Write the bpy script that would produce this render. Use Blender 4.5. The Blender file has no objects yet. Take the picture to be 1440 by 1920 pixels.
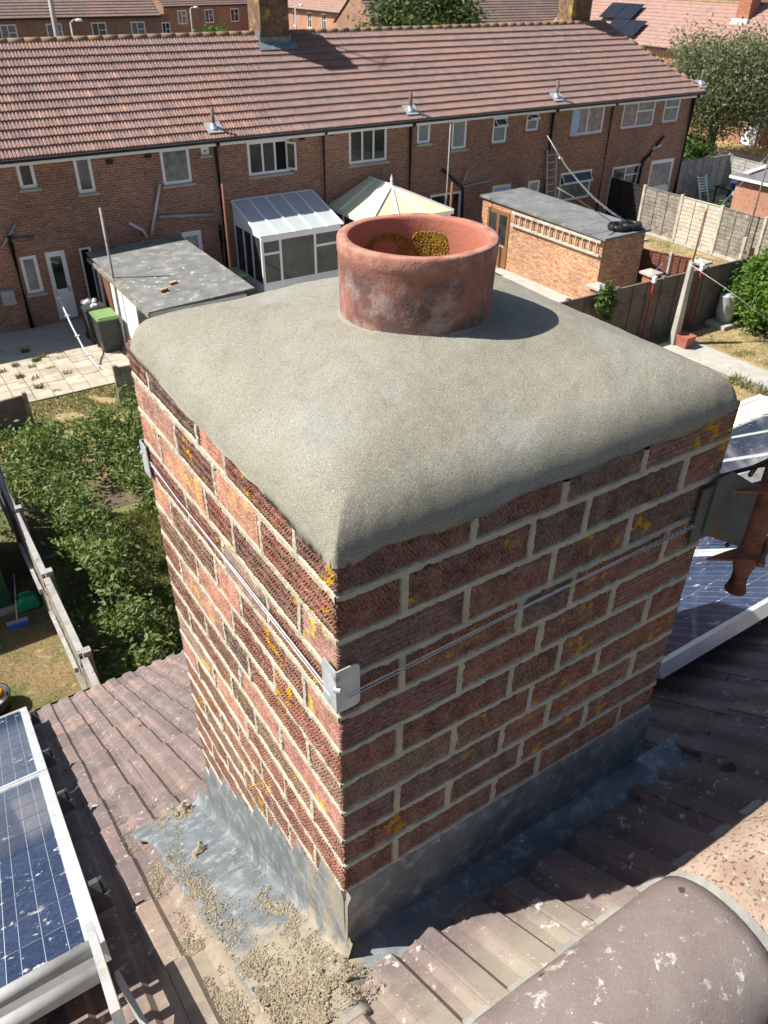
import bpy, bmesh, math, random
from mathutils import Vector, Matrix, noise
rnd = random.Random(7)
R = math.radians
SC = bpy.context.scene
COL = SC.collection
# ------------------------------------------------------------------ camera, sky, sun, exposure
CAM = Vector((-0.3668, -0.6583, 0.5907)); YAW, PIT, ROL, FPX = 0.5877, 0.6127, 0.0152, 1470.86
FW = Vector((math.sin(YAW)*math.cos(PIT), math.cos(YAW)*math.cos(PIT), -math.sin(PIT)))
_r = Vector((math.cos(YAW), -math.sin(YAW), 0)); _u = _r.cross(FW)
RT = math.cos(ROL)*_r + math.sin(ROL)*_u; UP = -math.sin(ROL)*_r + math.cos(ROL)*_u
cd = bpy.data.cameras.new('camera'); cam = bpy.data.objects.new('camera', cd); COL.objects.link(cam)
cd.sensor_fit = 'VERTICAL'; cd.sensor_height = 36; cd.sensor_width = 27; cd.lens = FPX/1920*36
cd.dof.use_dof = True; cd.dof.focus_distance = 1.35; cd.dof.aperture_fstop = 20; cd.clip_start = .02; cd.clip_end = 600
cam.matrix_world = Matrix(((RT.x, UP.x, -FW.x, CAM.x), (RT.y, UP.y, -FW.y, CAM.y), (RT.z, UP.z, -FW.z, CAM.z), (0, 0, 0, 1)))
SC.camera = cam
SUN = Vector((-.74, .42, 1.0)).normalized()
W = bpy.data.worlds.new('World'); SC.world = W; W.use_nodes = True
wn = W.node_tree; bg = wn.nodes['Background']; sk = wn.nodes.new('ShaderNodeTexSky'); sk.sky_type = 'NISHITA'; sk.sun_disc = False
sk.sun_elevation = math.asin(SUN.z); sk.sun_rotation = math.atan2(SUN.x, SUN.y)
wn.links.new(sk.outputs[0], bg.inputs[0]); bg.inputs[1].default_value = .062
sl = bpy.data.lights.new('sun', 'SUN'); sl.energy = 5.0; sl.angle = R(.5); sl.color = (1, .955, .88)
so = bpy.data.objects.new('sun', sl); COL.objects.link(so); so.rotation_euler = SUN.to_track_quat('Z', 'Y').to_euler(); so.location = (-20, 12, 30)
SC.view_settings.view_transform = 'Standard'; SC.view_settings.look = 'None'; SC.view_settings.exposure = .78; SC.view_settings.gamma = 1

# ------------------------------------------------------------------ pixel -> place helpers (photo pixels, 1440 x 1920)
def ray(px, py): return FW + RT*((px-720)/FPX) - UP*((py-960)/FPX)
def onX(px, py, X): d = ray(px, py); return CAM + d*((X-CAM.x)/d.x)
def onY(px, py, Y): d = ray(px, py); return CAM + d*((Y-CAM.y)/d.y)
def onZ(px, py, Z): d = ray(px, py); return CAM + d*((Z-CAM.z)/d.z)
G = -8.6                                   # ground level
def gnd(px, py, h=0): return onZ(px, py, G+h)

# ------------------------------------------------------------------ mesh builder
OFF = {}
class MB:
    def __init__(s): s.v = []; s.f = []
    def add(s, vs, fs):
        b = len(s.v); s.v += [tuple(v) for v in vs]; s.f += [tuple(b+i for i in f) for f in fs]; return s
    def box(s, x0, x1, y0, y1, z0, z1):
        return s.add([(x0,y0,z0),(x1,y0,z0),(x1,y1,z0),(x0,y1,z0),(x0,y0,z1),(x1,y0,z1),(x1,y1,z1),(x0,y1,z1)],
                     [(3,2,1,0),(4,5,6,7),(0,1,5,4),(1,2,6,5),(2,3,7,6),(3,0,4,7)])
    def bar(s, a, b, w, h, up=(0,0,1)):      # rectangular bar from a to b, w across, h along up
        a = Vector(a); b = Vector(b); d = (b-a).normalized(); u = Vector(up)
        x = d.cross(u)
        if x.length < 1e-4: x = d.cross(Vector((1,0,0)))
        x.normalize(); u = x.cross(d); x *= w/2; u *= h/2
        return s.add([a-x-u,a+x-u,a+x+u,a-x+u,b-x-u,b+x-u,b+x+u,b-x+u],[(3,2,1,0),(4,5,6,7),(0,1,5,4),(1,2,6,5),(2,3,7,6),(3,0,4,7)])
    def tube(s, pts, r, n=8, caps=True):
        pts = [Vector(p) for p in pts]; m = len(pts); rr = r if isinstance(r, (list, tuple)) else [r]*m; vs = []; fs = []
        for i, p in enumerate(pts):
            d = (pts[min(i+1, m-1)]-pts[max(i-1, 0)]).normalized()
            x = d.cross(Vector((0,0,1)));
            if x.length < 1e-3: x = Vector((1,0,0))
            x.normalize(); y = d.cross(x)
            for k in range(n): t = 2*math.pi*k/n; vs.append(p + (x*math.cos(t)+y*math.sin(t))*rr[i])
        for i in range(m-1):
            for k in range(n): a = i*n+k; b = i*n+(k+1) % n; fs.append((a, b, b+n, a+n))
        if caps: fs += [tuple(range(n-1, -1, -1)), tuple((m-1)*n+k for k in range(n))]
        return s.add(vs, fs)
    def lathe(s, prof, c=(0,0,0), n=48, close=False):
        c = Vector(c); vs = []; fs = []; m = len(prof)
        for r_, z in prof:
            for k in range(n): t = 2*math.pi*k/n; vs.append(c+Vector((r_*math.cos(t), r_*math.sin(t), z)))
        for i in range(m if close else m-1):
            j = (i+1) % m
            for k in range(n): fs.append((i*n+k, i*n+(k+1) % n, j*n+(k+1) % n, j*n+k))
        return s.add(vs, fs)
    def prism(s, poly, d):                    # extrude polygon (3d points) by vector d
        n = len(poly); d = Vector(d); p = [Vector(q) for q in poly]
        return s.add(p+[q+d for q in p], [tuple(range(n-1,-1,-1)), tuple(range(n, 2*n))]+[(i,(i+1)%n,n+(i+1)%n,n+i) for i in range(n)])
    def grid(s, nu, nv, fn):
        vs = [fn(i/nu, j/nv) for j in range(nv+1) for i in range(nu+1)]
        return s.add(vs, [(j*(nu+1)+i, j*(nu+1)+i+1, (j+1)*(nu+1)+i+1, (j+1)*(nu+1)+i) for j in range(nv) for i in range(nu)])
    def mesh(s, name, mat, smooth=False):
        me = bpy.data.meshes.new(name); me.from_pydata(s.v, [], s.f); me.update()
        if smooth is True: me.polygons.foreach_set('use_smooth', [True]*len(me.polygons))
        for m in (mat if isinstance(mat, (list, tuple)) else [mat]): me.materials.append(m)
        return me
    def build(s, name, mat, parent=None, smooth=False, **kw):
        o = Vector(OFF[parent.name]) if parent else Vector((0,0,0))
        if o.length: s.v = [(x-o.x, y-o.y, z-o.z) for x, y, z in s.v]
        ob = bpy.data.objects.new(name, s.mesh(name, mat, smooth)); COL.objects.link(ob)
        if parent: ob.parent = parent
        OFF[ob.name] = tuple(o)
        tag(ob, **kw); return ob
def tag(o, label=None, cat=None, group=None, kind=None):
    if label: o['label'] = label
    if cat: o['category'] = cat
    if group: o['group'] = group
    if kind: o['kind'] = kind
    return o
def thing(name, loc, label, cat, group=None):
    o = bpy.data.objects.new(name, None); COL.objects.link(o); o.location = loc; o.empty_display_size = .1
    OFF[o.name] = tuple(loc); return tag(o, label, cat, group)
def inst(name, me, parent, loc, rot=(0,0,0), scl=None):   # a piece sharing mesh data
    ob = bpy.data.objects.new(name, me); COL.objects.link(ob); ob.parent = parent
    ob.location = Vector(loc)-Vector(OFF[parent.name]); ob.rotation_euler = rot
    if scl: ob.scale = scl
    OFF[ob.name] = tuple(loc); return ob
def N(x, y, z=0, s=1.0): return noise.noise(Vector((x*s, y*s, z*s)))

# ------------------------------------------------------------------ materials
class NT:
    def __init__(s, name):
        s.m = bpy.data.materials.new(name); s.m.use_nodes = True; s.t = s.m.node_tree
        s.b = s.t.nodes['Principled BSDF']; s.pos = s.n('ShaderNodeNewGeometry').outputs['Position']
    def n(s, t, **kw):
        o = s.t.nodes.new(t)
        for k, v in kw.items(): setattr(o, k, v)
        return o
    def l(s, a, b): s.t.links.new(a, b)
    def sock(s, i, v):
        if hasattr(v, 'is_linked'): s.l(v, i)
        elif isinstance(v, (tuple, list)) and len(v) == 3 and i.type == 'RGBA': i.default_value = (*v, 1)
        else: i.default_value = v
    def noise(s, scale, detail=4, rough=.6, vec=None, dist=0, out=0):
        o = s.n('ShaderNodeTexNoise'); o.inputs['Scale'].default_value = scale; o.inputs['Detail'].default_value = detail
        o.inputs['Roughness'].default_value = rough; o.inputs['Distortion'].default_value = dist; s.l(vec or s.pos, o.inputs['Vector']); return o.outputs[out]
    def ramp(s, f, stops):
        o = s.n('ShaderNodeValToRGB'); e = o.color_ramp.elements
        while len(e) < len(stops): e.new(.5)
        for i, (p, c) in enumerate(stops): e[i].position = p; e[i].color = (*c, 1) if len(c) == 3 else c
        s.l(f, o.inputs[0]); return o.outputs[0]
    def mask(s, f, lo, hi):
        o = s.n('ShaderNodeMapRange', clamp=True); s.l(f, o.inputs[0]); o.inputs[1].default_value = lo; o.inputs[2].default_value = hi; return o.outputs[0]
    def math(s, op, a, b=None, c=None):
        o = s.n('ShaderNodeMath', operation=op)
        for i, v in enumerate((a, b, c)):
            if v is not None: s.sock(o.inputs[i], v)
        return o.outputs[0]
    def mix(s, f, a, b, mode='MIX'):
        o = s.n('ShaderNodeMix', data_type='RGBA', blend_type=mode); s.sock(o.inputs[0], f); s.sock(o.inputs[6], a); s.sock(o.inputs[7], b); return o.outputs[2]
    def bump(s, h, strength, dist=.01):
        o = s.n('ShaderNodeBump'); o.inputs['Strength'].default_value = strength; o.inputs['Distance'].default_value = dist
        s.l(h, o.inputs['Height'])
        if getattr(s, 'nrm', None): s.l(s.nrm, o.inputs['Normal'])
        s.nrm = o.outputs[0]; return s
    def rand(s): return s.n('ShaderNodeObjectInfo').outputs['Random']
    def done(s, col, rough=.8, metal=0, spec=.3, **kw):
        s.sock(s.b.inputs['Base Color'], col); s.sock(s.b.inputs['Roughness'], rough); s.sock(s.b.inputs['Metallic'], metal)
        s.sock(s.b.inputs['Specular IOR Level'], spec)
        for k, v in kw.items(): s.sock(s.b.inputs[k], v)
        if getattr(s, 'nrm', None): s.l(s.nrm, s.b.inputs['Normal'])
        return s.m
def M(name, c1, c2, scale=6, rough=.8, bump=.2, bscale=80, bdist=.004, spots=(), rand=0, metal=0, spec=.3, lo=.35, hi=.65, **kw):
    t = NT(name); col = t.mix(t.mask(t.noise(scale, 5), lo, hi), c1, c2)
    if rand:
        r = t.rand(); col = t.mix(1.0, col, t.ramp(r, [(0, (1-rand,)*3), (1, (1+rand,)*3)]), 'MULTIPLY')
    for c, sc, a, b in spots: col = t.mix(t.mask(t.noise(sc, 3), a, b), col, c)
    if bump: t.bump(t.noise(bscale, 4), bump, bdist)
    return t.done(col, rough, metal, spec, **kw)
def zone(t, cx, cy, rx, ry):                 # soft ellipse in plan, ragged by noise
    s = t.n('ShaderNodeSeparateXYZ'); t.l(t.pos, s.inputs[0])
    a = t.math('DIVIDE', t.math('SUBTRACT', s.outputs[0], cx), rx); b = t.math('DIVIDE', t.math('SUBTRACT', s.outputs[1], cy), ry)
    d = t.math('SQRT', t.math('ADD', t.math('MULTIPLY', a, a), t.math('MULTIPLY', b, b)))
    return t.math('SUBTRACT', 1.0, d)

def m_brick():
    t = NT('rustic_brick'); r = t.rand()
    base = t.ramp(r, [(0, (.2,.14,.12)), (.1, (.265,.145,.112)), (.27, (.32,.15,.108)), (.5, (.285,.138,.11)), (.64, (.335,.168,.118)), (.82, (.255,.14,.115)), (.95, (.3,.19,.14))])
    base.node.color_ramp.interpolation = 'CONSTANT'
    v = t.mask(t.noise(22, 5), .3, .7); col = t.mix(v, t.mix(1.0, base, (.62,.6,.62), 'MULTIPLY'), t.mix(1.0, base, (1.28,1.2,1.15), 'MULTIPLY'))
    col = t.mix(1.0, col, t.ramp(t.noise(190, 2, .6), [(.3, (.5,.5,.52)), (.5, (1,1,1)), (.7, (1.55,1.5,1.45))]), 'MULTIPLY')
    col = t.mix(t.math('MULTIPLY', t.mask(t.noise(32, 4, .7), .42, .68), .42), col, (.4,.31,.22))
    col = t.mix(t.mask(t.noise(260, 2), .6, .72), col, (.09,.06,.055))
    col = t.mix(t.math('MULTIPLY', t.mask(t.noise(420, 2), .66, .76), .6), col, (.5,.44,.36))
    geo = t.n('ShaderNodeNewGeometry'); nz = t.n('ShaderNodeSeparateXYZ'); t.l(t.pos, nz.inputs[0])
    cl = t.math('MULTIPLY', t.mask(t.noise(7, 2), .56, .62), t.mask(t.noise(40, 3, .55), .54, .6))
    col = t.mix(cl, col, t.mix(t.noise(120, 2), (.46,.26,.015), (.68,.42,.03)))
    cw = t.math('MULTIPLY', t.mask(t.noise(9, 3), .58, .7), t.mask(t.noise(150, 3), .48, .66))
    col = t.mix(t.math('MULTIPLY', cw, .7), col, (.36,.33,.29))
    t.bump(t.noise(700, 3), .6, .0018); t.bump(t.noise(260, 3), .6, .003)
    return t.done(col, .92, spec=.15)
def m_mortar():
    t = NT('bed_mortar'); col = t.mix(t.mask(t.noise(30, 5), .3, .7), (.37,.335,.26), (.5,.458,.36))
    col = t.mix(t.mask(t.noise(14, 3), .62, .76), col, (.28,.25,.2))
    col = t.mix(t.math('MULTIPLY', t.mask(t.noise(8, 2), .56, .66), t.mask(t.noise(60, 4), .55, .62)), col, (.45,.27,.03))
    t.bump(t.noise(500, 3), .6, .002); t.bump(t.noise(120, 3), .5, .004)
    return t.done(col, .95, spec=.1)
def m_cap():
    t = NT('sand_cement'); a = t.noise(3.2, 4); col = t.mix(t.mask(a, .35, .65), (.27,.258,.208), (.34,.325,.268))
    col = t.mix(t.math('MULTIPLY', t.mask(t.noise(5, 3), .52, .7), .8), col, (.36,.365,.335)); col = t.mix(t.math('MULTIPLY', t.mask(t.noise(11, 5, .7), .55, .72), .45), col, (.19,.175,.13)); col = t.mix(t.math('MULTIPLY', t.mask(t.noise(2.2, 4, .7), .58, .72), .35), col, (.4,.36,.27))
    col = t.mix(t.math('MULTIPLY', t.mask(t.noise(540, 1), .55, .67), .75), col, (.53,.48,.37))
    col = t.mix(t.math('MULTIPLY', t.mask(t.noise(500, 1), .44, .33), .65), col, (.12,.11,.08))
    col = t.mix(t.math('MULTIPLY', t.mask(t.noise(120, 2), .3, .22), .5), col, (.12,.115,.09))
    t.bump(t.noise(900, 2, .7), .9, .0022); t.bump(t.noise(420, 2), .35, .003); t.bump(t.noise(14, 3), .3, .02)
    return t.done(col, .93, spec=.15)
def m_pot():
    t = NT('terracotta'); n1 = t.noise(9, 5, .65); col = t.mix(t.mask(n1, .35, .6), (.35,.155,.115), (.27,.122,.095))
    s = t.n('ShaderNodeSeparateXYZ'); t.l(t.pos, s.inputs[0])
    dx = t.math('SUBTRACT', s.outputs[0], .4); dy = t.math('SUBTRACT', s.outputs[1], .405)
    rr = t.math('SQRT', t.math('ADD', t.math('MULTIPLY', dx, dx), t.math('MULTIPLY', dy, dy)))
    outer = t.math('MULTIPLY', t.mask(rr, .122, .126), t.mask(s.outputs[2], .2, .185))
    col = t.mix(t.math('MULTIPLY', outer, t.math('MULTIPLY', t.mask(t.noise(12, 5, .65), .43, .6), .85)), col, (.11,.075,.07))
    col = t.mix(t.math('MULTIPLY', outer, t.math('MULTIPLY', t.mask(t.noise(18, 5, .7), .5, .66), .7)), col, (.42,.32,.29))
    col = t.mix(t.math('MULTIPLY', t.mask(s.outputs[2], .2, .209), t.mask(t.noise(40, 4), .38, .6)), col, (.44,.235,.18))
    inn = t.math('MULTIPLY', t.mask(rr, .121, .117), .85); col = t.mix(inn, col, t.mix(t.noise(20, 4), (.44,.15,.095), (.36,.125,.085)))
    col = t.mix(t.math('MULTIPLY', t.mask(s.outputs[2], .108, .092), t.mask(t.noise(30, 4), .4, .6)), col, (.3,.27,.21))
    t.bump(t.noise(220, 3), .35, .003); t.bump(t.noise(30, 3), .25, .006)
    return t.done(col, .85, spec=.2)
def m_lead():
    t = NT('sheet_lead'); col = t.mix(t.mask(t.noise(7, 5), .35, .65), (.12,.136,.145), (.205,.226,.238))
    col = t.mix(t.math('MULTIPLY', t.mask(t.noise(26, 5, .7), .5, .68), .8), col, (.36,.385,.39))
    col = t.mix(t.mask(t.noise(16, 4), .63, .7), col, (.2,.17,.12))
    col = t.mix(t.mask(t.noise(60, 3), .68, .74), col, (.55,.55,.52))
    d = t.math('ADD', zone(t, -.1, -.02, .2, .36), t.math('MULTIPLY', t.math('SUBTRACT', t.noise(18, 5, .75), .5), 2.2)); col = t.mix(t.math('MULTIPLY', t.mask(d, .3, .6), .85), col, t.mix(t.noise(90, 3), (.28,.235,.165), (.42,.365,.27)))
    t.bump(t.noise(60, 4), .35, .004); t.bump(t.noise(12, 2), .25, .012)
    return t.done(col, t.mask(t.noise(30, 3), -.6, 1.5), .15, .4)
def m_tile(name, c1, c2, lich=.62, far=False, dust=1.0, sp=0.0):
    t = NT(name); r = t.rand(); sc = .35 if far else 1
    col = t.mix(t.mask(t.noise(9*sc, 4), .35, .65), c1, c2)
    col = t.mix(1.0, col, t.ramp(r, [(0, (.78,.78,.8)), (.5, (1,1,1)), (.85, (1.12,1.06,1.02)), (1, (1.35,1.2,1.1))]), 'MULTIPLY')
    if not far:
        col = t.mix(t.math('MULTIPLY', t.mask(t.noise(330, 2), .55, .7), .35), col, (.42,.33,.3))
        col = t.mix(t.math('MULTIPLY', t.mask(t.noise(280-1500*sp, 2+sp*20), .36+sp, .26+sp), .6+sp*2), col, (.04,.03,.028))
        col = t.mix(t.math('MULTIPLY', t.math('MULTIPLY', t.mask(t.noise(6.5, 3), .38, .56), t.mask(t.noise(34, 4, .72), lich-.02, lich+.04)), .8), col, (.62,.6,.56))
        col = t.mix(t.math('MULTIPLY', t.mask(t.noise(85, 3, .6), .68, .72), .8), col, (.6,.57,.54))
        col = t.mix(t.mask(t.noise(21, 2, .4), .73, .75), col, (.08,.06,.055))
        d = t.math('ADD', zone(t, -.16, .05, .3, .75), t.math('MULTIPLY', t.math('SUBTRACT', t.noise(16, 5, .7), .5), 1.6))
        col = t.mix(t.math('MULTIPLY', t.mask(d, .2, .75), .7*dust), col, t.mix(t.noise(60, 3), (.3,.25,.175), (.43,.375,.28)))
        d2 = t.math('ADD', zone(t, .2, -.28, .28, .16), t.math('MULTIPLY', t.math('SUBTRACT', t.noise(12, 5, .7), .5), 1.2))
        col = t.mix(t.math('MULTIPLY', t.mask(d2, .1, .8), .55*dust), col, (.44,.39,.3))
        t.bump(t.noise(700, 2), .8, .0025); t.bump(t.noise(40, 3), .2, .006)
    else:
        col = t.mix(t.mask(t.noise(5, 3, .7), .7, .74), col, (.5,.47,.42))
        col = t.mix(t.math('MULTIPLY', t.mask(t.noise(.55, 3), .45, .7), .5), col, (.36,.2,.15))
        t.bump(t.noise(30, 3), .3, .01)
    return t.done(col, .88, spec=.2)
def m_wall(name, c1, c2, mort, w=.225, h=.075, dark=(.06,.03,.025), pale=(.4,.27,.19), amt=.5):
    t = NT(name); s = t.n('ShaderNodeSeparateXYZ'); t.l(t.pos, s.inputs[0]); cv = t.n('ShaderNodeCombineXYZ')
    t.l(t.math('ADD', s.outputs[0], s.outputs[1]), cv.inputs[0]); t.l(s.outputs[2], cv.inputs[1])
    b = t.n('ShaderNodeTexBrick'); t.l(cv.outputs[0], b.inputs['Vector'])
    for k, v in (('Scale', 1), ('Mortar Size', .007), ('Mortar Smooth', .1), ('Bias', -.1), ('Brick Width', w), ('Row Height', h)): b.inputs[k].default_value = v
    t.sock(b.inputs['Color1'], c1); t.sock(b.inputs['Color2'], c2); t.sock(b.inputs['Mortar'], mort)
    col = b.outputs[0]; sc = t.n('ShaderNodeMapping'); sc.inputs['Scale'].default_value = (4.4, 13, 1); t.l(cv.outputs[0], sc.inputs[0])
    col = t.mix(t.math('MULTIPLY', t.mask(t.noise(1, 1, vec=sc.outputs[0]), .56, .66), amt), col, pale)
    col = t.mix(t.math('MULTIPLY', t.mask(t.noise(1.3, 1, vec=sc.outputs[0]), .42, .34), amt), col, dark)
    col = t.mix(t.mask(t.noise(.6, 4), .3, .75), t.mix(1.0, col, (.8,.8,.82), 'MULTIPLY'), t.mix(1.0, col, (1.15,1.12,1.1), 'MULTIPLY'))
    t.bump(b.outputs['Fac'], -.6, .008); t.bump(t.noise(60, 3), .3, .006)
    return t.done(col, .9, spec=.15)
def m_panel():
    t = NT('solar_cell'); col = t.mix(t.mask(t.noise(60, 3, .7), .35, .65), (.024,.042,.09), (.045,.072,.135))
    col = t.mix(1.0, col, t.ramp(t.rand(), [(0, (.75,.8,.85)), (1, (1.3,1.2,1.15))]), 'MULTIPLY')
    col = t.mix(t.math('MULTIPLY', t.mask(t.noise(320, 2), .6, .72), .3), col, (.3,.34,.4))
    drop = t.math('MULTIPLY', t.mask(t.noise(2.6, 2), .5, .62), t.mask(t.noise(24, 4, .7), .60, .66)); col = t.mix(drop, col, (.6,.6,.58))
    return t.done(col, t.mask(drop, -.08, 1.2), 0, .55, **{'Coat Weight': .25, 'Coat Roughness': .05})
MT = dict(
 brick=m_brick(), mortar=m_mortar(), cap=m_cap(), pot=m_pot(), lead=m_lead(),
 tile=m_tile('concrete_tile', (.175,.135,.124), (.24,.187,.172)), tile_o=m_tile('orange_ridge_tile', (.33,.235,.18), (.43,.33,.26), .62, dust=0.0, sp=.1),
 ridge=m_tile('purple_ridge_tile', (.25,.2,.178), (.33,.275,.245), .61, dust=0.0),
 felt=M('roof_underlay', (.03,.028,.027), (.05,.045,.04)),
 cell=m_panel(), alu=M('aluminium', (.55,.57,.58), (.66,.68,.69), 10, .38, .08, 200, metal=.3, spec=.5, spots=(((.42,.4,.36), 30, .62, .72),)),
 alup=M('painted_aluminium', (.33,.335,.33), (.46,.465,.455), 9, .45, .1, 150, spec=.5, spots=(((.45,.41,.34), 22, .6, .72), ((.3,.27,.22), 60, .68, .74))),
 busbar=M('busbar', (.25,.3,.36), (.34,.39,.45), 20, .3, 0),
 cellgap=M('panel_backsheet', (.38,.43,.48), (.46,.5,.55), 20, .25, 0),
 galv=M('galvanised_steel', (.42,.44,.46), (.56,.58,.59), 25, .45, .15, 90, metal=.3, spec=.5, spots=(((.25,.22,.19), 40, .62, .75),)),
 galvd=M('weathered_plate', (.07,.08,.08), (.12,.13,.125), 18, .6, .4, 60, metal=.35, spots=(((.16,.1,.06), 12, .54, .66), ((.2,.22,.2), 70, .66, .75))),
 rust=M('rusty_steel', (.16,.06,.03), (.28,.12,.07), 25, .85, .6, 110, spots=(((.1,.045,.03), 40, .55, .7), ((.38,.22,.15), 18, .6, .72))),
 tape=M('grey_tape', (.05,.055,.055), (.09,.09,.09), 30, .5),
 blk=M('black_plastic', (.012,.012,.013), (.025,.025,.026), 10, .4, .05),
 sand=M('mortar_crumbs', (.22,.18,.125), (.38,.32,.225), 120, .95, .5, 500, spots=(((.22,.19,.15), 160, .6, .7), ((.62,.58,.48), 90, .66, .74))),
 lich=M('crusty_lichen', (.24,.15,.02), (.4,.26,.04), 90, .95, .6, 400, spots=(((.14,.1,.04), 130, .6, .7),)),
 ceme=M('ridge_cement', (.26,.255,.235), (.37,.355,.32), 30, .95, .4, 200),
)
# ------------------------------------------------------------------ our house: wall, roof with tiles, ridge
PITCH = R(35); TP = math.tan(PITCH); CP = math.cos(PITCH); SP = math.sin(PITCH)
RY, RZ = -.42, -.995+.42*TP                 # ridge line of the tile plane (z of the plane at y is ZP(y))
def ZP(y): return -.995 - y*TP if y > RY else RZ - (RY-y)*TP
SN = Vector((0, SP, CP))
CW, CHH = .79, .0765                        # chimney width, course height
EY = 3.2
house = thing('brick_house', (2, 1.4, G), 'brick house under the purple-brown tiled roof that carries the chimney stack', 'house')
mb = MB(); mb.box(-6, 16, -3.9, 3.0, G, ZP(3.0)-.06); mb.add([(-6,-3.9,ZP(3)-.06),(-6,3.0,ZP(3)-.06),(-6,RY,RZ-.06),(16,-3.9,ZP(3)-.06),(16,3.0,ZP(3)-.06),(16,RY,RZ-.06)],[(0,1,2),(3,5,4)])
WALLM = m_wall('house_brick_wall', (.2,.085,.055), (.26,.115,.075), (.34,.29,.23))
mb.build('wall', WALLM, house)
def slope_pt(x, s, n=0.0, back=False):      # s metres down the slope from the ridge
    y = RY + (-1 if back else 1)*s*CP; return Vector((x, y + (-1 if back else 1)*n*SP, RZ - s*SP + n*CP))
mb = MB()
for b in (0, 1):
    a = [slope_pt(-6, .02, -.03, b), slope_pt(16, .02, -.03, b), slope_pt(16, 4.4, -.03, b), slope_pt(-6, 4.4, -.03, b)]
    mb.add(a, [(0,1,2,3)])
roof = mb.build('roof', MT['felt'], house)
# concrete interlocking tile with two trapezoid rolls; cover .2, gauge .33
PROF = [(0,.0145),(.005,.016),(.040,.0155),(.052,.002),(.082,.0015),(.099,.0145),(.106,.016),(.148,.0155),(.160,.002),(.180,.0015),(.193,.0105),(.2,.0115),(.214,.003)]
def tile_mesh(name, length, mat, seed=0, prof=PROF, jag=0, lift=.018, gauge=.33, lo=2):
    r_ = random.Random(seed); mb = MB(); ns = lo; m = len(prof); vs = []; j = r_.uniform(-.003, .003)
    for side in (0, 1):
        for k in range(ns+1):
            f = k/ns
            for x, h in prof:
                s = f*length
                if k == ns: s += r_.uniform(-.5, .5)*jag + (j if side == 0 else j-.002)
                z = h + lift*s/gauge + (0 if side == 0 else -.0115)
                if k == ns and side == 0 and lo > 1: z -= .002
                vs.append((x+.0012, s, z))
    fs = []; o = (ns+1)*m
    for k in range(ns):
        for i in range(m-1):
            a = k*m+i; fs.append((a, a+1, a+m+1, a+m)[::-1]); fs.append((o+a, o+a+1, o+a+m+1, o+a+m))
    for i in range(m-1): a = ns*m+i; fs.append((a, o+a, o+a+1, a+1)); fs.append((i, i+1, o+i+1, o+i))
    for k in range(ns): a = k*m; fs.append((a, a+m, o+a+m, o+a)); a += m-1; fs.append((a, o+a, o+a+m, a+m))
    mb.add(vs, [f[::-1] for f in fs]); return mb.mesh(name, mat)
def tile_mat(x, s, dn=0, back=False, rz=0):  # placement matrix of a tile whose head is at s
    p = slope_pt(x, s, dn, back)
    if not back: rot = Matrix(((1,0,0),(0,CP,SP),(0,-SP,CP)))
    else: rot = Matrix(((-1,0,0),(0,-CP,-SP),(0,-SP,CP)))
    return p, (rot @ Matrix.Rotation(rz, 3, 'Z')).to_euler()
TM = [tile_mesh('tile', .405, MT['tile'], i, jag=.002) for i in range(5)]
TM0 = [tile_mesh('tile_top', .475, MT['tile'], 10+i, jag=.002) for i in range(3)]
TMC = [tile_mesh('tile_cut', .385+.012*i, MT['tile'], 20+i, jag=.016, lo=3) for i in range(3)]
GA = .33; S0 = (-.046-RY)/CP - .405          # head of course 0
ntile = 0
for k in range(0, 13):
    for c in range(-8, 15):
        x = .1+.2*c; s = S0+k*GA
        ymid = RY+(s+.2)*CP
        top = (k == 0)
        if -.02 < x+.1 < CW+.0 and -.2 < ymid < CW+.02 and not top: continue
        if top: me = rnd.choice(TMC) if -.05 < x+.1 < CW+.12 else rnd.choice(TM0); s = S0-.07
        else: me = rnd.choice(TM)
        p, e = tile_mat(x+rnd.uniform(-.0015,.0015), s+rnd.uniform(-.004,.004), -.006+rnd.uniform(-.0015,.002), rz=rnd.uniform(-.006,.006))
        inst('tile', me, roof, p, e); ntile += 1
# the rest of the tiles (further along the row and on the far slope) in one piece
mb = MB()
def add_tile(mb, mat, x, s, back=False, prof=PROF[::2]+[PROF[-1]], length=.405):
    for q in range(len(prof)-1):
        (xa, ha), (xb, hb) = prof[q], prof[q+1]; sg = -1 if back else 1
        P = [slope_pt(x+sg*xa, s, ha-.006, back), slope_pt(x+sg*xb, s, hb-.006, back), slope_pt(x+sg*xb, s+length, hb+.02, back), slope_pt(x+sg*xa, s+length, ha+.02, back)]
        Q = [slope_pt(x+sg*xb, s+length, hb+.006, back), slope_pt(x+sg*xa, s+length, ha+.006, back)]
        mb.add(P+Q, [(0,1,2,3)[::-1], (3,2,4,5)[::-1]] if True else [])
for k in range(13):
    for c in list(range(-30, -8))+list(range(15, 79)): add_tile(mb, None, .1+.2*c, S0+k*GA-(.07 if k == 0 else 0), length=.475 if k == 0 else .405)
for k in range(4):
    for c in range(-10, 40): add_tile(mb, None, .1+.2*c, S0+k*GA-(.07 if k == 0 else 0), True, length=.475 if k == 0 else .405)
mb.build('tile_field', MT['tile'], roof, kind='stuff')
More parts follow.
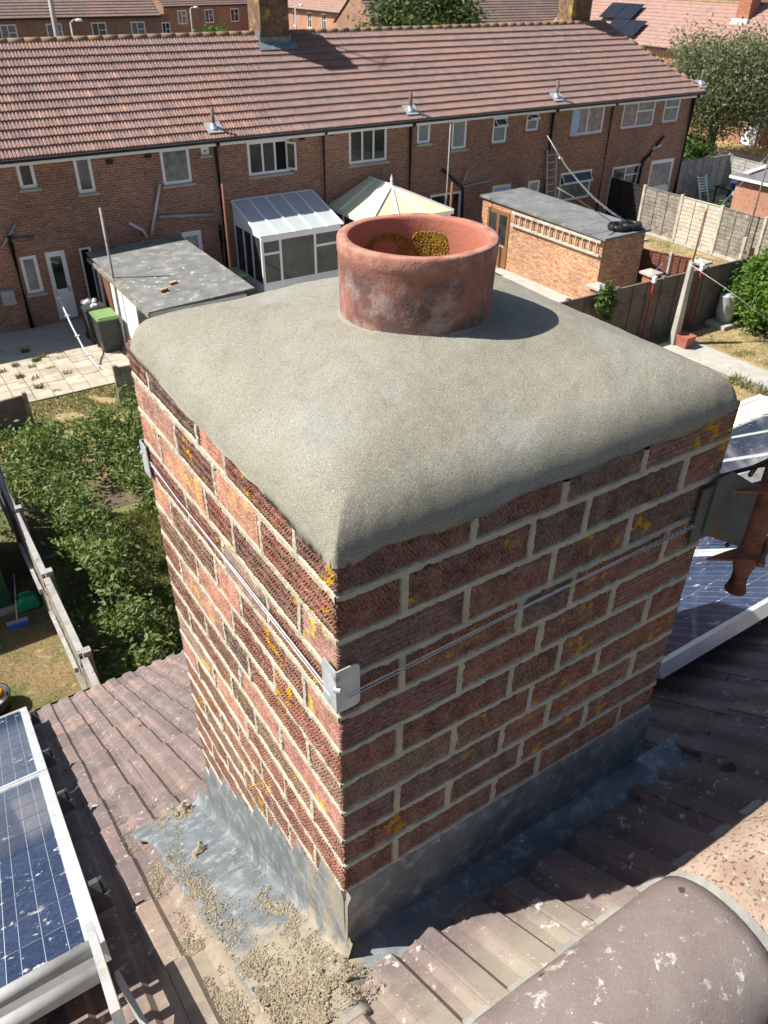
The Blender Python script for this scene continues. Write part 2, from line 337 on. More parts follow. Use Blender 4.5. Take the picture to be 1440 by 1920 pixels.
# ridge tiles, half round, bedded in cement
def ridge_mesh(name, mat, seed, L=.455, r=.132, seg=20):
    mb = MB(); rr = random.Random(seed); ph = rr.uniform(0, 9)
    prof = [(-.6+ (math.pi+1.2)*i/seg) for i in range(seg+1)]
    def pt(i, j, rad):
        t = math.pi*(i/seg); x = L*j/14
        q = rad + .0012*noise.noise(Vector((x*14+ph, math.cos(t)*3, math.sin(t)*3))) - (.004 if j in (0, 14) else 0)
        return (x, -math.cos(t)*q*1.0, math.sin(t)*q*.86)
    for rad, fl in ((r, 0), (r-.014, 1)):
        b = len(mb.v); mb.v += [pt(i, j, rad) for j in range(15) for i in range(seg+1)]
        for j in range(14):
            for i in range(seg): a = b+j*(seg+1)+i; q = (a, a+1, a+seg+2, a+seg+1); mb.f.append(q if fl else q[::-1])
    o = 15*(seg+1)
    for i in range(seg):
        mb.f.append((i, i+1, o+i+1, o+i)); a = 14*(seg+1)+i; mb.f.append((a, o+a, o+a+1, a+1))
    for j in range(14):
        a = j*(seg+1); mb.f.append((a, o+a, o+a+seg+1, a+seg+1)); a += seg; mb.f.append((a, a+seg+1, o+a+seg+1, o+a))
    return mb.mesh(name, mat, True)
RM = [ridge_mesh('ridge_tile', MT['ridge'], i) for i in range(2)]; RMO = ridge_mesh('ridge_tile_orange', MT['tile_o'], 5)
RIDZ = RZ-.078; RJ = .505
for i in range(-7, 9):
    x = RJ + i*.468
    o = inst('ridge_tile', RMO if i == 0 else RM[i % 2], roof, (x+.004, RY+rnd.uniform(-.002,.002), RIDZ+rnd.uniform(-.002,.002)))
    if i == 0: o['label'] = 'pale orange ridge tile with black specks'
    mb = MB(); mb.grid(2, 20, lambda u, v: (x-.0155+.017*u+.004*math.sin(9*v)*N(v*7, x, 0, 2), RY-math.cos(math.pi*v)*.1305, RIDZ+math.sin(math.pi*v)*.1305*.86))
    mb.build('ridge_joint', MT['ceme'], roof)
mb = MB()
for sgn in (1, -1):
    def fn(u, v):
        x = -5+14*u; w = .018*N(x*9, sgn*3)+.01*N(x*40, sgn)
        y = RY+sgn*(.112+.036*v*(1+w*10)); return (x, y, (RIDZ+.012)*(1-v)+(ZP(y)+.019)*v+.005*N(x*25, v*3)*v)
    mb.grid(700, 4, fn)
mb.build('ridge_bedding', MT['ceme'], roof, True)
# eaves gutter and fascia
mb = MB(); GZ = ZP(EY)-.035
mb.grid(1, 8, lambda u, v: (-6+22*u, EY+.02-.055*math.cos(math.pi*v), GZ-.055*math.sin(math.pi*v))).build('gutter', MT['blk'], house, True)
MB().box(-6, 16, EY-.06, EY-.036, ZP(EY)-.2, ZP(EY)-.03).build('fascia', MT['blk'], house)

# ------------------------------------------------------------------ chimney stack
stack = thing('chimney_stack', (CW/2, CW/2, -1.3), 'square brick chimney stack with grey cement capping and a single terracotta pot', 'chimney')
def brick_mesh(L, D, H, seed, style):
    # box with rusticated (zigzag ridged) upright faces; origin at the lower min corner
    r_ = random.Random(seed); ph = r_.uniform(0, 50); mb = MB(); step = .0016; amp = .0045 if style == 0 else .0034
    nz = 26
    def rel(a, z, face):                      # relief height along outward normal
        if style == 2: w = math.sin(z/.0062*2*math.pi)*.5
        else:
            zz = z/.019; tri = abs((zz % 1)*2-1); x = (a/.0066 + tri*1.0) % 1
            w = (1-abs(x*2-1)*2)*.5
            w += .45*N(a*160+ph, z*160, face)
        e = min(a_edge(a, face), z, H-z); soft = -.0022*math.exp(-e/.0025)
        return amp*w + soft + .0016*N(a*22+ph, z*22, face*5)
    def a_edge(a, face): l = L if face in (0, 2) else D; return min(a, l-a)
    nl = max(8, int(L/step)); nd = max(8, int(D/step))
    faces = [(0, nl, L), (1, nd, D), (2, nl, L), (3, nd, D)]
    for f, n, l in faces:
        def fn(u, v):
            a = u*l; z = v*H; r0 = rel(a, z, f) if 0 < u < 1 else -.0035
            if f == 0: return (a, -r0, z)
            if f == 1: return (L+r0, a, z)
            if f == 2: return (L-a, D+r0, z)
            return (-r0, D-a, z)
        mb.grid(n, nz, fn)
    mb.add([(.003,.003,.0005),(L-.003,.003,.0005),(L-.003,D-.003,.0005),(.003,D-.003,.0005)], [(3,2,1,0)])
    mb.add([(.003,.003,H-.0005),(L-.003,.003,H-.0005),(L-.003,D-.003,H-.0005),(.003,D-.003,H-.0005)], [(0,1,2,3)])
    return mb.mesh('brick', MT['brick'])
JT = .013; HB = (CW-6*0)/7 ; BS = CW                 # module: CW + joint = 3.5 bricks
MODL = (CW+JT)/3.5; LS = MODL-JT; LQ = MODL*.75-JT; LH = MODL*.5-JT; BH = CHH-.0148
BMS = {}
for key, L, n in (('S', LS, 6), ('Q', LQ, 4), ('H', LH, 4)):
    BMS[key] = [brick_mesh(L, LH, BH, hash((key == 'S', key == 'Q', i)) % 999+i*7, [0, 1, 0, 2, 1, 0][i]) for i in range(n)]
NC = 21
def zroof(x, y): return ZP(y)
def put_brick(key, axis, a, far, i):          # axis 0: along x, 1: along y ; a start ; far: 0 near side, 1 far side
    me = rnd.choice(BMS[key]); z = -(i)*CHH+.0074+rnd.uniform(-.001,.001); jx = rnd.uniform(-.0022,.0018)
    L = {'S': LS, 'Q': LQ, 'H': LH}[key]
    flip = rnd.random() < .5
    if axis == 0:
        y0 = (0+jx) if not far else CW-LH-jx; x0 = a
        if flip: loc = (x0+L, y0+LH, z); rz = math.pi
        else: loc = (x0, y0, z); rz = 0
        ymin = y0
    else:
        x0 = (0+jx) if not far else CW-LH-jx; y0 = a
        if flip: loc = (x0, y0+L, z); rz = -math.pi/2
        else: loc = (x0+LH, y0, z); rz = math.pi/2
        ymin = y0
    if z+BH < ZP(ymin)-.03: return
    inst('brick', me, stack, loc, (rnd.uniform(-.004,.004), rnd.uniform(-.004,.004), rz+rnd.uniform(-.004,.004)))
for i in range(1, NC+1):
    full = 0 if i % 2 else 1                  # which pair of faces carries the full run this course
    for far in (0, 1):
        a = 0
        for key in 'SQQS':
            put_brick(key, full, a, far, i); a += {'S': LS, 'Q': LQ}[key]+JT
        a = LH+JT
        for key in 'SHS':
            put_brick(key, 1-full, a, far, i); a += {'S': LS, 'H': LH}[key]+JT
# mortar: slightly uneven core just behind the brick faces
PERP = {1: [LS+JT/2, LS+LQ+JT*1.5, LS+2*LQ+JT*2.5], 0: [LH+JT/2, LH+LS+JT*1.5, 2*LH+LS+JT*2.5, 2*LH+2*LS+JT*3.5]}
def core(u, v, f):
    z = -.03-1.6*v; a = CW*u; bed = abs(((-z/CHH)+.5) % 1-.5)*CHH
    ci = int(-z/CHH)+1; full = 1 if (ci % 2 == 1) == (f % 2 == 0) else 0
    hw = .0076+.0022*N(a*45, z*45, f*3)+.0012*N(a*140, z*140, f)
    j = min(bed, min(abs(a-p) for p in PERP[full])); e = min(1, max(0, (j-hw+.0015)/.003))
    q = (-.0012 + .0012*N(a*30, z*30, f*7) + .0016*N(a*120, z*120, f))*(1-e) + .0085*e
    q = max(q, -.0035)
    if f == 0: return (min(max(a, -.0012), CW+.0012), q, z)
    if f == 1: return (CW-q, min(max(a, .001), CW-.001), z)
    if f == 2: return (CW-min(max(a, .001), CW-.001), CW-q, z)
    return (q, CW-min(max(a, .001), CW-.001), z)
mb = MB()
for f in range(4): mb.grid(230, 460, lambda u, v, f=f: core(u, v, f))
mb.build('mortar', MT['mortar'], stack)
# cement flaunching: rises from the brick edges to the pot, rounded shoulders, crisp hip at the near corner
PC = Vector((.4, .405, .012)); PB = .085
def cap_sd(x, y):                             # distance inside the edge, corners rounded except the near one
    lo = -.004; hi = CW+.004; r_ = .0
    cx = 'n'
    def sd(x, y, rad):
        hx = (hi-lo)/2; qx = abs(x-CW/2)-hx+rad; qy = abs(y-CW/2)-hx+rad
        return -(math.hypot(max(qx, 0), max(qy, 0))+min(max(qx, qy), 0)-rad)
    rad = {(0, 0): .008, (1, 0): .026, (0, 1): .045, (1, 1): .03}[(int(x > CW/2), int(y > CW/2))]
    return sd(x, y, rad)
def capz(x, y):
    d = cap_sd(x, y)
    if d <= 0: return -.014+.6*d
    m = max(min(x, CW-x, y, CW-y), 0); k = .006+.055*min(1, m/.25); ds = max(0, -k*math.log(sum(math.exp(-q/k) for q in (x, CW-x, y, CW-y)))+k*.3)
    z = -.014 + .050*(1-math.exp(-d/.018)) + .078*(1-(1-min(ds, .395)/.395)**1.5)
    z += .006*N(x*4, y*4, 3)+.0022*N(x*16, y*16, 1)+.0009*N(x*60, y*60, 2)
    return z
mb = MB(); n = 150
def capfn(u, v):
    # concentrate samples at the edges
    e = lambda t: .5-.5*math.copysign(abs(math.cos(math.pi*t))**.8, math.cos(math.pi*t))
    x = -.006+(CW+.012)*e(u); y = -.006+(CW+.012)*e(v); d = cap_sd(x, y)
    if d < 0:
        c = Vector((CW/2, CW/2)); p = Vector((x, y))
        for _ in range(6):
            d = cap_sd(p.x, p.y)
            if d >= -1e-4: break
            p = p+(c-p)*min(.2, -d/ (c-p).length)
        x, y = p.x, p.y
        return (x, y, -.016-.014*(.5+.5*N(x*22, y*22))-.012*N(x*7, y*7, 4))
    return (x, y, capz(x, y))
mb.grid(n, n, capfn)
mb.build('flaunching', MT['cap'], stack, True)
# pot
PR = .133; PT = .213
prof = [(PR-.005,.05),(PR-.004,.07),(PR-.0035,PB+.02),(PR-.002,.15),(PR-.0015,.188),(PR-.0002,.1905),(PR,.2085),(PR-.001,.2125),(PR-.003,.2138),(PR-.0165,.2132),(PR-.0188,.2115),(PR-.0195,.207),(PR-.021,.195),(PR-.022,.12),(PR-.023,-.35)]
mb = MB(); mb.lathe(prof, PC, 96)
mb.v = [(x+.0012*N(x*9,y*9,z*9), y+.0012*N(y*9,z*9,x*9+4), z+(.0016*N(x*12,y*12,9) if z > .18 else 0)) for x, y, z in mb.v]
pot = mb.build('chimney_pot', MT['pot'], stack, True); pot['label'] = 'weathered round terracotta chimney pot with lichen inside'
bpy.context.view_layer.update()
mb = MB()                                     # collar of mortar round the pot foot
mb.grid(96, 5, lambda u, v: (PC.x+(PR-.004+.02*v)*math.cos(u*2*math.pi), PC.y+(PR-.004+.02*v)*math.sin(u*2*math.pi),
        capz(PC.x+(PR+.016)*math.cos(u*2*math.pi), PC.y+(PR+.016)*math.sin(u*2*math.pi))+.006*(1-v)**2-.0015+.0015*N(u*60, v*4)))
mb.build('mortar_collar', MT['cap'], stack, True)
def blob(mb, p, r, sq=1.0, seed=0):
    ico = [(0,0,1),(.894,0,.447),(.276,.851,.447),(-.724,.526,.447),(-.724,-.526,.447),(.276,-.851,.447),(.724,.526,-.447),(-.276,.851,-.447),(-.894,0,-.447),(-.276,-.851,-.447),(.724,-.526,-.447),(0,0,-1)]
    fs = [(0,1,2),(0,2,3),(0,3,4),(0,4,5),(0,5,1),(1,6,2),(2,7,3),(3,8,4),(4,9,5),(5,10,1),(6,7,2),(7,8,3),(8,9,4),(9,10,5),(10,6,1),(6,11,7),(7,11,8),(8,11,9),(9,11,10),(10,11,6)]
    mb.add([Vector(p)+Vector(c)*r*rnd.uniform(.7,1.25) for c in ico], fs)
for th0, z0, rw, rh, cnt, ring in ((math.atan2(.05, .1)+.28, .178, .034, .028, 1000, 0), (math.atan2(.112, .02)+.1, .172, .05, .026, 750, .3)):
    mb = MB()
    for _ in range(cnt):
        a = rnd.uniform(0, 2*math.pi); q = math.sqrt(rnd.uniform(ring, 1)); th = th0+q*math.cos(a)*rw/.11; z = z0+q*math.sin(a)*rh
        if z > .2: continue
        r_ = rnd.uniform(.0009,.0024)*(1.15-.35*q); blob(mb, (PC.x+.1113*math.cos(th), PC.y+.1113*math.sin(th), z), r_)
    mb.build('lichen', MT['lich'], pot)
# lead: back gutter upstand + gutter sheet, stepped flashing and soakers at the side
LZ = -.765
mb = MB()                                      # upstand on the ridge side
mb.grid(120, 14, lambda u, v: (-.006+(CW+.012)*u, (.004 if v < .03 else -.0045-.003*abs(N(u*9, v*3))-.0015*N(u*40, v*9)-.004*v*v), LZ+.006-.004*N(u*6, 2)-.19*v))
mb.build('lead_upstand', MT['lead'], stack, True)
mb = MB()                                      # sheet forming the gutter behind the stack
def gut(u, v):
    x = -.16+(CW+.30)*u; y = -.008-.15*v; k = min(1, max(0, (x+.05)/.06)); f = (LZ-.175)*k+(ZP(y)+.038)*(1-k)
    z = max(f+.006*N(x*8, v*3), ZP(y)+.003 + .004*N(x*20, v*5)) if v < .99 else ZP(y)-.004
    return (x, y, z)
mb.grid(120, 24, gut)
mb.build('lead_gutter', MT['lead'], stack, True)
def tile_h(x, y):                              # rough height of tile tops above the plane
    xx = (x-.1) % .2; h = 0
    for (a, ha), (b, hb) in zip(PROF, PROF[1:]):
        if a <= xx <= b: h = ha+(hb-ha)*(xx-a)/max(b-a, 1e-6); break
    s = (y-RY)/CP; fr = ((s-S0) % GA)/GA; return h+.018*fr+.004
mb = MB()                                      # soaker sheet dressed over the tiles on the sunny side
def soak(u, v):
    y = -.03+.955*v; edge = -.185-.02*N(y*7, 3)-.008*N(y*25, 8) - (.05*max(0, (v-.75)/.25)); x = edge*(1-u)-.003*u
    up = max(0, (u-.9)/.1); lift = .0
    th = tile_h(x, y); z = ZP(y)+max(.033+.12*th, th+.001)/CP+.003*N(x*9, y*9, 5)+.0012*N(x*30, y*30, 2)-(.012 if u < .02 or v > .99 or v < .01 else 0)
    z += .05*up*up
    return (x, y, z)
mb.grid(50, 150, soak)
mb.build('lead_soaker', MT['lead'], stack, True)
i = 0; y = -.012
while y < CW:                                  # stepped cover flashing, one tongue per course step
    drop = CHH; y1 = min(y+CHH/TP*1.0, CW+.004); c = math.floor((-(ZP(y1)+.115))/CHH); zt = -c*CHH if c > 9 else -10*CHH
    zt = -(10+i)*CHH+.0; i += 1
    ya, yb = y-.004, min(y+CHH/TP+.045, CW+.006)
    zb = lambda yy: ZP(yy)+.012
    def fl(u, v, ya=ya, yb=yb, zt=zt, i=i):
        yy = ya+(yb-ya)*u; top = zt - (0 if u < .66 else min(1, (u-.66)/.06))*CHH*1.0 + .004*N(yy*30, i); z = top+(zb(yy)-top)*v
        return ((.004 if v == 0 else -.0035-.0012*u-.003*abs(N(yy*9, z*9, 3))-.005*v*v), yy, z+(.003 if v == 0 else 0))
    MB().grid(16, 12, fl).build('lead_step', MT['lead'], stack, True)
    y += CHH/TP
mb = MB(); mb.grid(8, 60, lambda u, v: (CW+.005+.004*N(u*3, v*22), -.01+.81*v, ZP(-.01+.81*v)+.01+.15*(1-u)+.004*N(v*30,1)))
mb.build('lead_step', MT['lead'], stack, True)
# ------------------------------------------------------------------ solar panels on the roof
PL, PWD, PTH = 1.58, .99, .038
cw, cl = (PWD-.07)/6, (PL-.07)/10
CELL = MB().prism([(.006,.0022,0),(cw-.006,.0022,0),(cw-.0014,.006,0),(cw-.0014,cl-.006,0),(cw-.006,cl-.0022,0),(.006,cl-.0022,0),(.0014,cl-.006,0),(.0014,.006,0)], (0,0,.0012)).mesh('cell', [MT['cell'], MT['busbar']])
mb = MB(); mb.v = [tuple(v.co) for v in CELL.vertices]; mb.f = [tuple(p.vertices) for p in CELL.polygons]; nf = len(mb.f)
for q in (.2, .5, .8): mb.add([(cw*q-.0007,.003,.0014),(cw*q+.0007,.003,.0014),(cw*q+.0007,cl-.003,.0014),(cw*q-.0007,cl-.003,.0014)], [(0,1,2,3)])
CELL = mb.mesh('cell', [MT['cell'], MT['busbar']])
for p in CELL.polygons: p.material_index = 1 if p.index >= nf else 0
def panel(x0, y0, off, label, group=None):      # x0: low-x edge, y0: upper edge; off: height of the underside over the tile plane
    s0 = (y0-(off+PTH)*SP-RY)/CP; root = thing('solar_panel', slope_pt(x0, s0, off), label, 'solar panel', group)
    p = lambda x, s, n: slope_pt(x0+x, s0+s, off+n)
    mb = MB(); f = .028
    for a, b in (((0,0),(PWD,f)), ((0,PL-f),(PWD,PL)), ((0,f+.0005),(f,PL-f-.0005)), ((PWD-f,f+.0005),(PWD,PL-f-.0005))):
        mb.prism([p(a[0],a[1],0), p(a[0],b[1],0), p(b[0],b[1],0), p(b[0],a[1],0)], SN*PTH)
    mb.build('frame', MT['alu'], root)
    MB().prism([p(f-.004,f-.004,PTH-.008), p(f-.004,PL-f+.004,PTH-.008), p(PWD-f+.004,PL-f+.004,PTH-.008), p(PWD-f+.004,f-.004,PTH-.008)], SN*.003).build('backsheet', MT['cellgap'], root)
    e = Matrix(((1,0,0),(0,CP,SP),(0,-SP,CP))).to_euler()
    for i in range(6):
        for j in range(10): inst('cell', CELL, root, p(.035+i*cw, .035+j*cl, PTH-.0048), e)
    return root
panel(-.385-PWD, .30, .105, 'blue solar panel below the roof ladder rungs, beside the sunny brick side of the stack')
panel(-.385-PWD, .30+(PL+.012)*CP, .105, 'blue solar panel reaching down to the eaves gutter above the dry lawn')
for r_ in range(2):
    for c in range(5):
        panel(1.10+c*(PWD+.015), .185+r_*(PL+.015)*CP, .085,
              'dirty solar panel, %s from the brick stack in the %s behind the mast' % (['first','second','third','fourth','fifth'][c], ['upper row','lower row'][r_]), ['top row of panels behind the mast', 'lower row of panels behind the mast'][r_])
for y, wh in ((.56, 'beside the ladder rungs'), (1.28, 'above the joint of the two panels'), (1.86, 'below the joint of the two panels'), (2.72, 'close to the eaves gutter')):
    s = (y-.1*SP-RY)/CP; root = thing('mounting_rail', slope_pt(-.36, s, .05), 'rail end with clamp under the blue solar panel '+wh, 'rail', 'rails under the blue solar panels')
    mb = MB(); mb.bar(slope_pt(-1.4, s, .082), slope_pt(-.345, s, .082), .036, .036, SN); mb.build('rail', MT['galvd'], root)
    mb = MB(); mb.bar(slope_pt(-.38, s, .118), slope_pt(-.358, s, .118), .03, .036, SN); mb.bar(slope_pt(-.359, s, .098), slope_pt(-.34, s, .098), .024, .008, SN)
    mb.tube([slope_pt(-.352, s, .1), slope_pt(-.352, s, .138)], .005, 6); mb.build('end_clamp', MT['galvd'], root)
# ------------------------------------------------------------------ aluminium roof ladder end at the lower left
lad = thing('roof_ladder', slope_pt(-.405, .75, .05), 'white aluminium roof ladder with round rungs lying above the blue solar panel', 'ladder')
sy = lambda y, n=.165: (y-n*SP-RY)/CP
for x in (-.402, -.78):
    mb = MB(); mb.bar(slope_pt(x, sy(.315), .172), slope_pt(x, sy(.03), .165), .016, .05, SN); mb.build('stile', MT['alup'], lad)
for y, n in ((.268, .172), (.192, .165)):
    MB().tube([slope_pt(-.79, sy(y), n), slope_pt(-.409, sy(y), n)], .016, 16).build('rung', MT['alup'], lad, True)
for x in (-.392, -.79):
    MB().bar(slope_pt(x+.008, sy(.2), .14), slope_pt(x+.03, sy(0, 0), .035), .008, .03, SN).build('brace', MT['alup'], lad)
# ------------------------------------------------------------------ aerial mast bracket lashed to the stack
mast = thing('aerial_mast', (.91, -.035, -.47), 'rusty aerial mast in a steel bracket lashed to the stack by wire', 'mast')
ZW = -.245
mb = MB()
mb.tube([(-.004, .79, -.262), (-.0075, .6, -.262), (-.0065, .3, -.254), (-.0075, .012, ZW-.005), (-.005, -.004, ZW-.004), (.012, -.0085, ZW-.004), (.3, -.0085, ZW+.004), (.6, -.009, ZW+.008), (.73, -.013, ZW+.012)], .0015, 6)
mb.tube([(-.004, .79, -.270), (-.0068, .45, -.262), (-.0085, .012, ZW-.012), (-.005, -.0045, ZW-.012), (.012, -.009, ZW-.011), (.35, -.0075, ZW+.000), (.74, -.012, ZW+.006)], .0011, 6)
mb.tube([(.60+.13*i/40, -.012+.004*math.sin(i*1.9), ZW+.009+.006*math.cos(i*1.9)) for i in range(41)], .0015, 5)
mb.build('lashing_wire', MT['galv'], mast, True)
def corner_plate(cx, cy, z0, z1, w, sx, sy_):
    mb = MB(); t = .0022
    for ax in (0, 1):
        pts = []
        for a, b in ((0,0),(1,0),(1,1),(0,1)): pass
        r_ = .008; P = [(-.0088 if ax == 0 else -.0064,z0),(w-r_,z0),(w-r_*.3,z0+r_*.3),(w,z0+r_),(w,z1-r_),(w-r_*.3,z1-r_*.3),(w-r_,z1),(-.0088 if ax == 0 else -.0064,z1)]
        if ax == 0: mb.prism([(cx+sx*a, cy-sy_*.0065, z) for a, z in P], (0, -sy_*t, 0))
        else: mb.prism([(cx-sx*.0065, cy+sy_*a, z) for a, z in P], (-sx*t, 0, 0))
    mb.tube([(cx-.011*sx, cy-.006*sy_, (z0+z1)/2+.008), (cx-.004*sx, cy-.013*sy_, (z0+z1)/2+.008)], .004, 8)
    return mb
corner_plate(0, 0, -.278, -.196, .03, 1, 1).build('corner_plate', MT['galv'], mast)
corner_plate(0, CW, -.305, -.228, .03, 1, -1).build('corner_plate', MT['galv'], mast)
mb = MB()
MXX, MYY = .905, -.04
mb.box(.735, .80, -.0125, -.009, -.28, -.16)                       # plate against the brick face
mb.prism([(.765,-.0128,-.145),(.80,-.016,-.14),(.858,-.040,-.18),(.858,-.040,-.315),(.80,-.016,-.285),(.765,-.0128,-.265)], (0,-.004,0))
mb.build('base_plate', MT['galvd'], mast)
for z in (-.18, -.335):
    mb = MB(); mb.prism([(.80,-.018,z),(.85,-.028,z+.004),(.938,-.035,z-.006),(.944,-.062,z-.009),(.9,-.075,z-.008),(.845,-.05,z)], (0,0,-.005))
    mb.prism([(.936,-.04,z-.004),(.944,-.062,z-.007),(.92,-.07,z-.006)], (0,0,.022))
    mb.build('bracket_arm', MT['rust'], mast)
for z in (-.165, -.325):
    mb = MB(); mb.tube([(MXX-.045,MYY-.05,z),(MXX-.005,MYY-.034,z+.004),(MXX+.028,MYY-.014,z+.004),(MXX+.032,MYY+.016,z),(MXX-.01,MYY+.034,z),(MXX-.05,MYY+.02,z)], .0045, 6)
    mb.bar((MXX-.047,MYY-.053,z),(MXX-.036,MYY-.044,z+.001), .014, .012)
    mb.build('u_bolt', MT['rust'], mast, True)
MB().tube([(MXX,MYY,-.445),(MXX,MYY,-.38),(MXX+.003,MYY,.1),(MXX+.008,MYY,.72)], .0215, 20).build('pole', MT['rust'], mast, True)
mb = MB()
for z in (-.155, -.09): mb.tube([(MXX+.0016,MYY,z),(MXX+.0016,MYY,z+.028)], .0232, 20)
mb.build('tape_band', MT['tape'], mast, True)
MB().tube([(.80,.02,-.2),(.84,.03,-.19),(.875,-.01,-.16),(MXX+.012,MYY-.022,-.1),(MXX+.02,MYY-.024,.1),(MXX+.024,MYY-.022,.72)], .0042, 8).build('cable', MT['blk'], mast, True)
# ------------------------------------------------------------------ mortar crumbs left on the tiles and lead
mb = MB(); rg = random.Random(3)
def surf(x, y):
    h = tile_h(x, y)*CP-.004
    if -.185 < x < .0 and -.13 < y < .92: th = tile_h(x, y); h = max(.033+.12*th, th+.001)/CP
    return ZP(y)+h
def grain(x, y, r_):
    c = Vector((x, y, surf(x, y)+r_*.35)); q = [Vector((rg.uniform(.6,1.2)*r_, 0, 0)), Vector((0, rg.uniform(.6,1.2)*r_, 0)), Vector((0, 0, rg.uniform(.5,1)*r_))]
    m = Matrix.Rotation(rg.uniform(0, 6.3), 3, Vector((rg.uniform(-1,1), rg.uniform(-1,1), rg.uniform(.2,1))))
    q = [m@v for v in q]; mb.add([c+q[0], c+q[1], c-q[0], c-q[1], c+q[2], c-q[2]], [(0,1,4),(1,2,4),(2,3,4),(3,0,4),(1,0,5),(2,1,5),(3,2,5),(0,3,5)])
def heap(cx, cy, rx, ry, n, big=.004, ang=0):
    for _ in range(n):
        a = rg.gauss(0, .5)*rx; b = rg.gauss(0, .5)*ry
        if N(cx*20+a*26, cy*20+b*26, 7) < -.12: continue
        x = cx+a*math.cos(ang)-b*math.sin(ang); y = cy+a*math.sin(ang)+b*math.cos(ang)
        if -.012 < x < CW and -.012 < y < CW+.01: continue
        if y < -.29: continue
        grain(x, y, abs(rg.gauss(0, 1))*big*.55+.0012)
for x, ya, yb, n in ((-.235, .05, .85, 2600), (-.215, -.25, .2, 1500), (-.138, .75, 1.25, 500), (-.13, -.27, .0, 2000), (-.035, .9, 1.35, 260), (.062, 1.1, 1.5, 120), (-.235, .8, 1.3, 260)):
    for k in range(14):
        y = ya+(yb-ya)*rg.random(); heap(x+rg.uniform(-.015,.015), y, .022, .06, n//6, .0019)
heap(-.075, -.04, .075, .09, 3600, .0024); heap(-.05, .16, .03, .16, 1600, .003); heap(-.16, .05, .06, .2, 2600, .0026); heap(-.17, .42, .05, .14, 1600, .003)
heap(-.19, .62, .04, .1, 800, .003); heap(-.1, .86, .05, .05, 700, .0036); heap(.05, -.14, .08, .04, 500, .0022); heap(-.17, -.15, .1, .12, 3000, .0022)
for _ in range(260):
    x = rg.uniform(-.3, .45); y = rg.uniform(-.28, 1.2)
    if -.012 < x < CW and -.1 < y < CW: continue
    grain(x, y, rg.uniform(.0012, .004))
tag(mb.build('mortar_crumbs', MT['sand']), 'sandy crumbs of old mortar scattered over the tiles and lead at the stack foot', 'mortar', kind='stuff')
for x, y, r_, wh in ((-.105, .60, .028, 'alone in the middle of the lead sheet'), (-.07, .88, .034, 'in the crumb heap at the lower end of the lead'), (-.02, .92, .022, 'hard against the brick side at the lead end')):
    m2 = MB(); c = Vector((x, y, surf(x, y)+.008)); blob(m2, c, r_*.55)
    for _ in range(9): blob(m2, c+Vector((rg.uniform(-1,1)*r_*.8, rg.uniform(-1,1)*r_*.8, rg.uniform(-.2,.3)*r_)), r_*rg.uniform(.18,.4))
    tag(m2.build('mortar_lump', MT['sand'], smooth=False), 'lump of broken mortar '+wh, 'mortar lump', 'mortar lumps on the lead')
